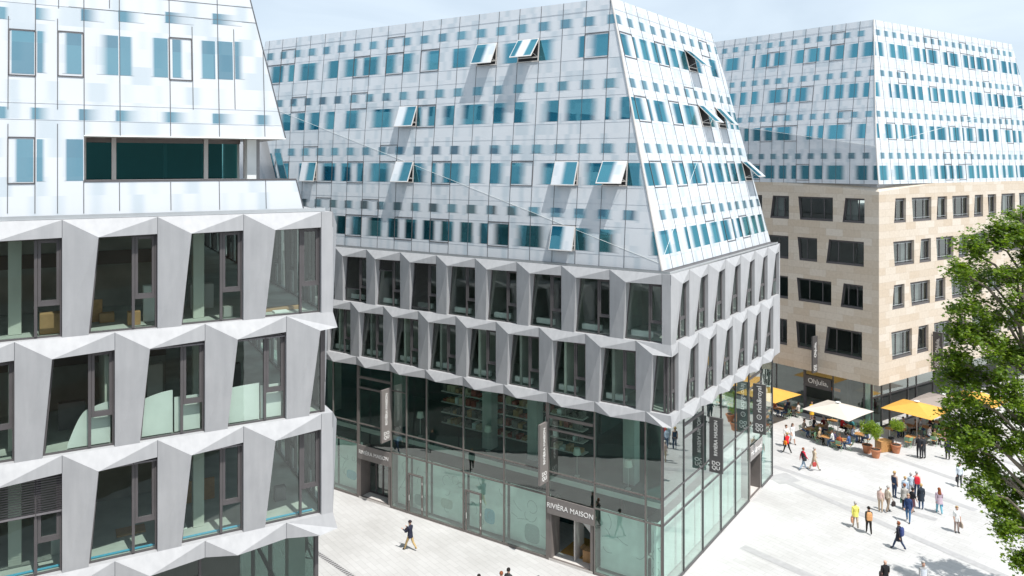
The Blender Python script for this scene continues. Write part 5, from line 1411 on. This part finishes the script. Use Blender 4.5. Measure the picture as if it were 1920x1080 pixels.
person('woman in dark olive jacket and black leggings beside the lemon yellow jacket', 1629, 1001, 12, (.06, .055, .045), BLK, BLK, 'stroll', 1.68, hairlen='bun', extra=[('jacket', (.06, .055, .045))], shoes=(.7, .7, .7), bag=('backpack', (.70, .36, .16), 'tan backpack on the woman in the olive jacket'))
person('woman in black coat with reddish hair striding left across the square', 1685, 1031, -40, (.03, .03, .04), DKJ, RED, 'walk', 1.70, hairlen='bob', extra=[('coat', (.03, .03, .04))], bag=('backpack', (.04, .06, .18), 'navy backpack on the woman in the black coat'))
person('bald man in black T-shirt at the bottom edge of the square', 1660, 1112, 5, (.02, .02, .022), (.05, .05, .06), GREY, 'stroll', 1.78, sleeves='short', hairlen='bald', bag=('shoulder', (.05, .03, .03), 'dark shoulder bag of the bald man in the black T-shirt'))
person('grey haired man in pale grey suit jacket walking towards the viewer', 1731, 1116, 180, (.36, .36, .36), (.25, .25, .26), GREY, 'stroll', 1.80, extra=[('vest', (.62, .66, .72))])
person('woman in white blouse and dark trousers under the tree with a black bag', 1799, 913, 190, (.62, .68, .74), (.05, .055, .06), BLK, 'stand', 1.70, bag=('handR', (.02, .02, .025), 'black bag held by the woman in the white blouse under the tree'))
person('man in black polo and black trousers standing before the yellow parasol, left of his companion', 1723, 860, 30, (.02, .02, .025), (.025, .025, .03), BRN, 'stand', 1.80, sleeves='short', arms=((10, 60, 8), (6, 30, 8)))
person('man in black T-shirt and charcoal trousers standing close to the man in the black polo', 1732, 860, -20, (.03, .03, .035), (.06, .06, .065), BLK, 'stand', 1.78, sleeves='short')
person('person in dark coat half hidden behind the lower leaves of the tree', 1777, 862, 20, (.03, .03, .05), BLK, BLK, 'stand', 1.74, extra=[('coat', (.03, .03, .05))])
person('man in dark shirt with red hair under the tree carrying a tray', 1852, 900, 200, (.05, .04, .04), (.06, .05, .05), RED, 'stroll', 1.74)
person('brown haired person in dark top at the bottom edge, right of the street', 940, 1134, 0, (.07, .05, .05), BLK, RED, 'stroll', 1.72)
person('dark haired person at the bottom edge of the street, only the head showing', 898, 1139, 0, (.04, .04, .05), BLK, BLK, 'stroll', 1.70)
person('woman in yellow dress standing in the cafe doorway', 1522, 788, 170, (.75, .45, .04), (.45, .28, .2), BRN, 'stand', 1.68, hairlen='long', extra=[('dress', (.75, .45, .04))], sleeves='short', legs_bare=True)
# guests at the tables
guests = {(1519, 'a'): ('man in grey brown shirt sitting at the street edge table under the cream parasol', (.30, .24, .19), BRN, 'short'),
          (1538, 'c'): ('grey haired man in dark red shirt sitting near the cafe doorway', (.14, .02, .025), GREY, 'short'),
          (1538, 'b'): ('guest in brown jumper sitting with the dark red shirt', (.28, .20, .15), BRN, 'short'),
          (1538, 'a'): ('guest in black sitting under the middle of the cream parasol', (.03, .03, .035), BLK, 'bob'),
          (1578, 'a'): ('elderly man in lilac shirt sitting in the sun at the front table', (.34, .25, .50), GREY, 'short'),
          (1578, 'b'): ('dark haired woman in blue top leaning on the front table', (.08, .14, .32), BLK, 'bob'),
          (1612, 'a'): ('woman in pale blue blouse sitting between lilac shirt and potted tree', (.45, .50, .62), BRN, 'long'),
          (1612, 'c'): ('man in white shirt with blue vest facing the square, behind the potted trees', (.68, .74, .78), BRN, 'short'),
          (1612, 'b'): ('guest in navy behind the leaves of the first potted tree', (.04, .08, .2), BLK, 'short'),
          (1756, 'a'): ('guest in white shirt sitting at the sunny rim of the yellow parasol', (.68, .66, .66), BLK, 'short'),
          (1756, 'b'): ('guest in blue jeans and pink top beside the tree leaves', (.60, .36, .34), BRN, 'bob'),
          (1756, 'd'): ('guest in olive shirt with back to the square', (.16, .17, .05), BRN, 'short'),
          (1775, 'a'): ('guest in black between the yellow and taupe parasols', (.025, .025, .03), BLK, 'short'),
          (1775, 'b'): ('woman in white between the yellow and taupe parasols', (.66, .68, .74), BRN, 'long'),
          (1738, 'a'): ('guest in grey shirt in the shade of the yellow parasol', (.40, .40, .42), BRN, 'short'),
          (1738, 'b'): ('guest in dark green in the shade of the yellow parasol', (.04, .08, .05), BLK, 'short'),
          (1463, 'b'): ('guest in dark jacket beside the end of the glass shop', (.04, .04, .06), GREY, 'short'),
          (1463, 'a'): ('guest in rust jumper beside the end of the glass shop', (.30, .10, .05), BRN, 'bob'),
          (1486, 'a'): ('guest in navy sitting left of the cafe doorway', (.04, .06, .14), BRN, 'short'),
          (1486, 'b'): ('guest in pale shirt sitting left of the cafe doorway', (.58, .54, .50), BRN, 'short'),
          (1549, 'a'): ('guest in tan jacket at the sunny edge of the terrace', (.45, .33, .2), GREY, 'short'), (1549, 'b'): ('guest in white T-shirt at the sunny edge of the terrace', WHT, BRN, 'short'),
          (1591, 'a'): ('guest in bright red top by the cream parasol pole', (.55, .03, .03), BLK, 'bob'), (1591, 'c'): ('guest in teal shirt by the cream parasol pole', (.05, .22, .25), BRN, 'short'),
          (1690, 'a'): ('guest in charcoal between the corner glass and the yellow parasol pole', (.05, .05, .055), GREY, 'short'), (1690, 'c'): ('guest in cream blouse between the corner glass and the yellow parasol pole', (.6, .55, .46), BLOND, 'long'),
          (1800, 'a'): ('guest in violet behind the tree leaves at the right', (.18, .08, .25), BRN, 'bob'), (1800, 'b'): ('guest in sky blue behind the tree leaves at the right', (.3, .45, .6), GREY, 'short'),
          (1758, 'a'): ('guest in maroon below the taupe parasol', (.2, .03, .05), BLK, 'short'), (1758, 'b'): ('guest in pale green below the taupe parasol', (.4, .5, .36), BRN, 'bob'),
          (1578, 'd'): ('guest in rust red with back to the square at the lilac shirt table', (.35, .09, .04), BRN, 'short'), (1486, 'd'): ('guest in black with back to the square left of the cafe doorway', (.03, .03, .03), BLK, 'long'),
          (1519, 'b'): ('guest in olive jacket at the table nearest the street', (.14, .14, .06), GREY, 'short'),
          (1705, 'a'): ('guest in white and blue by the corner glass', (.55, .60, .78), BLK, 'short'),
          (1705, 'b'): ('guest in brown jacket by the corner glass', (.22, .12, .06), BRN, 'short')}
for px, s_, cx_, cy_, face in SEATS:
    g = guests.get((px, s_))
    if not g: continue
    c = Vector((cx_, cy_, 0)) + Vector((-math.sin(face), math.cos(face), 0)) * .02
    person(g[0], 0, 0, math.degrees(-face), g[1], rnd.choice([BLK, DKJ, JEANS, (.2, .17, .14)]), g[2], 'sit', rnd.uniform(1.66, 1.8), hairlen=g[3], lean=rnd.uniform(.02, .22), xy=(c.x, c.y), group='guests seated on the terrace', sleeves=rnd.choice(('long', 'short')))
# walkers in the street beside the left building, met in the shop glass
for lb, vx, vy, hd, tp, bt, hr in (('man in blue shirt in the street beside the left building', 745, 848, 120, (.20, .30, .5), DKJ, BRN), ('woman in dark coat in the street beside the left building', 810, 846, 70, (.03, .03, .03), BLK, BRN),
                                   ('man in black pushing along the street beside the left building', 885, 884, 70, (.03, .03, .03), BLK, BLOND), ('person in dark clothes in the street near the left building corner', 1118, 992, 30, (.05, .05, .05), BLK, BLK), ('person in grey in the street near the left building corner', 1162, 1008, 200, (.25, .26, .25), GREY, BLK)):
    X_, Y_ = at(vx, vy); dd = (X_ - GL.ox) * GL.nx + (Y_ - GL.oy) * GL.ny
    person(lb, 0, 0, hd, tp, bt, hr, 'walk', 1.75, xy=(X_ - 2 * dd * GL.nx, Y_ - 2 * dd * GL.ny), group='walkers in the side street')

# ================================================================== THE PLANE TREE AT THE RIGHT
def big_tree(label, X, Y, clumps, limbs, leaves, seed, trunk_r=.28, fork=5.2, lsize=.15):
    R_ = random.Random(seed)
    t = thing('plane_tree', label, 'tree', (X, Y, 0)); WC.add(t.name)
    mb = MB(); base = Vector((X, Y, 0)); top = Vector((X + .15, Y - .1, fork))
    pts = [base, base.lerp(top, .1), base.lerp(top, .5) + Vector((.08, .05, 0)), top]; rr = [trunk_r * 1.35, trunk_r * 1.05, trunk_r * .92, trunk_r * .8]
    for k in range(3): mb.tube(pts[k], pts[k + 1], rr[k], rr[k + 1], M['bark'], 12, cap=False)
    # leader with a few bends, limbs from it to the clumps
    zt = max(c[2] for c in clumps); lead = [top]
    n = 7
    for k in range(1, n + 1):
        f = k / n; lead.append(Vector((X + .15 - 1.0 * f + .35 * math.sin(k * 2.1), Y - .1 + .3 * math.cos(k * 1.7), fork + (zt - fork) * f)))
    for k in range(n): mb.tube(lead[k], lead[k + 1], trunk_r * .75 * (1 - k / (n + 1.5)), trunk_r * .75 * (1 - (k + 1) / (n + 1.5)), M['bark'], 9, cap=False)
    tips = []
    for (cx_, cy_, cz_, cr) in clumps:
        c = Vector((cx_, cy_, cz_)); hz = cz_ - .55 * (Vector((cx_ - X, cy_ - Y, 0)).length) - .3
        if cz_ < fork + 1.5: hz = fork + .3 + R_.uniform(0, 1.6)
        hz = min(max(hz, fork), zt - .5); f = (hz - fork) / (zt - fork) * n; k = min(int(f), n - 1); p0 = lead[k].lerp(lead[k + 1], f - k)
        r0 = .035 + .010 * (c - p0).length; mid_ = p0.lerp(c, .5) + Vector((R_.uniform(-.25, .25), R_.uniform(-.25, .25), .35 + R_.uniform(-.1, .25)))
        if cz_ < fork + 1.5: mid_.z += .5
        mb.tube(p0, mid_, r0, r0 * .7, M['bark'], 7, cap=False); mb.tube(mid_, c, r0 * .7, r0 * .3, M['bark'], 6, cap=False)
        for _ in range(int(5 + cr * 5)):
            d = Vector((R_.gauss(0, 1), R_.gauss(0, 1), R_.gauss(0, .75))).normalized(); e = c + d * cr * R_.uniform(.6, 1.05)
            s0 = mid_.lerp(c, R_.uniform(.3, 1.0)); mb.tube(s0, e, .017, .006, M['bark'], 5, cap=False); tips.append((s0, e, cr))
    part(mb, 'trunk', t)
    # leaves: five-lobed blades in sprays along the twigs
    V, F = [], []
    lobes = [(0, -.10), (.30, -.28), (.62, -.20), (.42, .12), (.72, .46), (.26, .40), (0, .95), (-.26, .40), (-.72, .46), (-.42, .12), (-.62, -.20), (-.30, -.28)]
    for _ in range(leaves):
        s0, e, cr = R_.choice(tips); f = R_.random() ** .6
        p = s0.lerp(e, .25 + .8 * f) + Vector((R_.gauss(0, .17), R_.gauss(0, .17), R_.gauss(0, .13)))
        nrm = Vector((R_.gauss(0, .55), R_.gauss(0, .55), 1.0)).normalized(); dn = (p - Vector((X, Y, p.z))); dn = dn.normalized() if dn.length > .1 else Vector((1, 0, 0))
        a = (dn + Vector((R_.gauss(0, .7), R_.gauss(0, .7), -.5))); a = (a - nrm * a.dot(nrm)).normalized(); b = nrm.cross(a); s = lsize * R_.uniform(.6, 1.25)
        i = len(V); fold = R_.uniform(.0, .22)
        for (u, v) in lobes: V.append(p + b * (u * s) + a * (v * s) - nrm * (abs(u) * fold * s) )
        # two halves folded on the midrib
        F.append((i, i + 1, i + 2, i + 3, i + 4, i + 5, i + 6)); F.append((i + 6, i + 7, i + 8, i + 9, i + 10, i + 11, i))
    me = bpy.data.meshes.new('crown'); me.from_pydata([tuple(v) for v in V], [], F); me.materials.append(M['leaf']); me.update()
    o = bpy.data.objects.new('crown', me); COL.objects.link(o); o.parent = t; o.matrix_parent_inverse = Matrix.Translation(-t.location)
    return t
YT = 31.0
def cl(px, py, dy, rpx):
    Y = YT + dy; return ((px - CX) / FPX * Y, Y, HC - (py - HY) * Y / FPX, rpx * Y / FPX)
C1 = [cl(*c) for c in ((1815, 470, 0, 34), (1850, 455, .8, 36), (1795, 505, -.6, 26), (1880, 430, .2, 30), (1905, 460, -.5, 40), (1915, 415, .9, 26), (1835, 520, .9, 44), (1890, 520, -.8, 46), (1930, 530, 1, 50),
      (1815, 575, -.3, 38), (1860, 590, .7, 46), (1910, 600, -.9, 48), (1795, 615, .4, 26), (1840, 640, -.8, 42), (1890, 660, .8, 46), (1935, 670, 0, 52), (1775, 665, -.2, 20), (1805, 690, .6, 34),
      (1850, 705, -.6, 40), (1800, 740, -.5, 32), (1795, 790, .3, 30), (1835, 760, .8, 34), (1900, 740, -1, 40), (1940, 760, .4, 50), (1830, 815, -.8, 30), (1870, 830, .6, 34), (1810, 850, .4, 24), (1905, 830, -.4, 36),
      (1850, 875, .2, 28), (1840, 920, -.6, 26), (1870, 945, .4, 30), (1905, 915, .6, 38), (1880, 985, -.3, 26), (1915, 975, .5, 32), (1912, 1045, 0, 20), (1940, 1010, .3, 34),
      (1778, 705, .3, 26), (1792, 822, .2, 28), (1862, 898, .5, 32), (1850, 800, .2, 34), (1898, 785, .6, 40), (1870, 650, -.3, 40), (1820, 630, .3, 38), (1960, 480, 0, 60), (1970, 600, 1, 66), (1985, 720, -1, 66), (1975, 860, .5, 60), (2010, 560, 0, 70), (2030, 680, .6, 70), (2020, 800, -.6, 66), (1960, 400, 0, 44), (2000, 450, .6, 56))]
big_tree('leafy green plane tree rising along the right edge in front of the limestone building', (1945 - CX) / FPX * YT, YT, C1, None, 44000, 4, .24, 5.0, .108)
C2 = [(27.9 + rnd.uniform(-2.1, 2.4), 37.0 + rnd.uniform(-2.0, 2.0), rnd.uniform(8, 15), rnd.uniform(.5, .9)) for _ in range(16)]
big_tree('second plane tree just beyond the right edge, known by its shadow on the square', 28.6, 37.2, C2, None, 4500, 8, .24, 5.0, .14)

# ------------------------------------------------------------------ bodies: one skinned surface each
PO = []
for (t, J, E, top, bot, shoe, sleeves, sc, bare) in PEOPLE:
    keys = list(J); idx = {k: i for i, k in enumerate(keys)}
    me = bpy.data.meshes.new('body'); me.from_pydata([tuple(J[k][0]) for k in keys], [(idx[a], idx[b]) for a, b in E], [])
    o = bpy.data.objects.new('body', me); COL.objects.link(o)
    o.modifiers.new('skin', 'SKIN')
    if not me.skin_vertices: 
        bpy.context.view_layer.objects.active = o; bpy.ops.mesh.customdata_skin_add()
    sv = me.skin_vertices[0].data
    for k in keys: sv[idx[k]].radius = J[k][1]
    sv[idx['pelvis']].use_root = True
    sb = o.modifiers.new('smooth', 'SUBSURF'); sb.levels = 1; sb.render_levels = 1
    PO.append(o)
dg = bpy.context.evaluated_depsgraph_get(); dg.update()
def seg_d(p, a, b):
    ab = b - a; t_ = max(0, min(1, (p - a).dot(ab) / max(ab.length_squared, 1e-9))); return (p - (a + ab * t_)).length
for o, (t, J, E, top, bot, shoe, sleeves, sc, bare) in zip(PO, PEOPLE):
    me = bpy.data.meshes.new_from_object(o.evaluated_get(dg)); me.name = 'body'
    me.materials.clear()
    for m in (M['skin'], top, bot, shoe, M['eye'], M['lip']): me.materials.append(m)
    def cls(k):
        if any(k.startswith(x) for x in ('neck', 'jaw', 'skull', 'crown', 'palm', 'f0', 'f1', 'f2', 'f3', 'tL', 'tR')): return 0
        if k.startswith('wrist') or k.startswith('fore'): return 1 if sleeves == 'long' else 0
        if any(k.startswith(x) for x in ('ball', 'toe')): return 3
        if any(k.startswith(x) for x in ('calf', 'ankle', 'knee')): return 0 if bare else 2
        if any(k.startswith(x) for x in ('thigh', 'hip')): return 2
        return 1
    segs = [(J[a][0], J[b][0], cls(b), (J[a][1][0] + J[b][1][0]) / 2) for a, b in E]
    zp = J['pelvis'][0].z
    for f in me.polygons:
        c = f.center
        best = min(segs, key=lambda s: seg_d(c, s[0], s[1]) - s[3]); f.material_index = best[2]
    me.polygons.foreach_set('use_smooth', [True] * len(me.polygons))
    # face: nose, ears, eyes, mouth joined into the same mesh
    b = bmesh.new(); b.from_mesh(me)
    lean_axis = (J['crown'][0] - J['jaw'][0]).normalized(); fw = Vector((0, 1, 0)); fw = (fw - lean_axis * fw.dot(lean_axis)).normalized(); rt = fw.cross(lean_axis)
    sk_ = J['skull'][0]
    def blob(off, rad, mi, sx_=1.0, sz_=1.0):
        p = sk_ + rt * off[0] * sc + fw * off[1] * sc + lean_axis * off[2] * sc
        r = bmesh.ops.create_icosphere(b, subdivisions=1, radius=rad * sc)
        for v in r['verts']: v.co = p + rt * v.co.x * sx_ + fw * v.co.y + lean_axis * v.co.z * sz_
        for v in r['verts']:
            for f in v.link_faces: f.material_index = mi; f.smooth = True
    blob((0, .100, -.012), .017, 0, .8, 1.5)
    for s in (-1, 1): blob((s * .074, .005, -.01), .022, 0, .5, 1.4); blob((s * .030, .088, .010), .010, 4, 1.2, .7)
    blob((0, .086, -.055), .012, 5, 2.0, .5)
    b.to_mesh(me); b.free()
    n = bpy.data.objects.new('body', me); COL.objects.link(n); n.parent = t
for o in PO: bpy.data.objects.remove(o, do_unlink=True)

# ------------------------------------------------------------------ lettering and people become meshes
TO = []
for root, s, size, org, xd, yd, m, depth, align, name, squeeze, shear, bold in TEXTS:
    cu = bpy.data.curves.new(name, 'FONT'); cu.body = s; cu.size = size; cu.extrude = depth / 2; cu.align_x = align; cu.align_y = 'CENTER'; cu.shear = shear; cu.offset = bold
    to = bpy.data.objects.new(name, cu); COL.objects.link(to); TO.append(to)
dg = bpy.context.evaluated_depsgraph_get(); dg.update()
for to, (root, s, size, org, xd, yd, m, depth, align, name, squeeze, shear, bold) in zip(TO, TEXTS):
    me = bpy.data.meshes.new_from_object(to.evaluated_get(dg)); me.name = name
    me.materials.clear(); me.materials.append(m)
    R = Matrix((xd * squeeze, yd, xd.cross(yd))).transposed().to_4x4(); R.translation = org
    me.transform(R)
    o = bpy.data.objects.new(name, me); COL.objects.link(o); o.parent = root
    if root.name in WC: o.matrix_parent_inverse = Matrix.Translation(-root.location)
for to in TO: bpy.data.objects.remove(to, do_unlink=True)
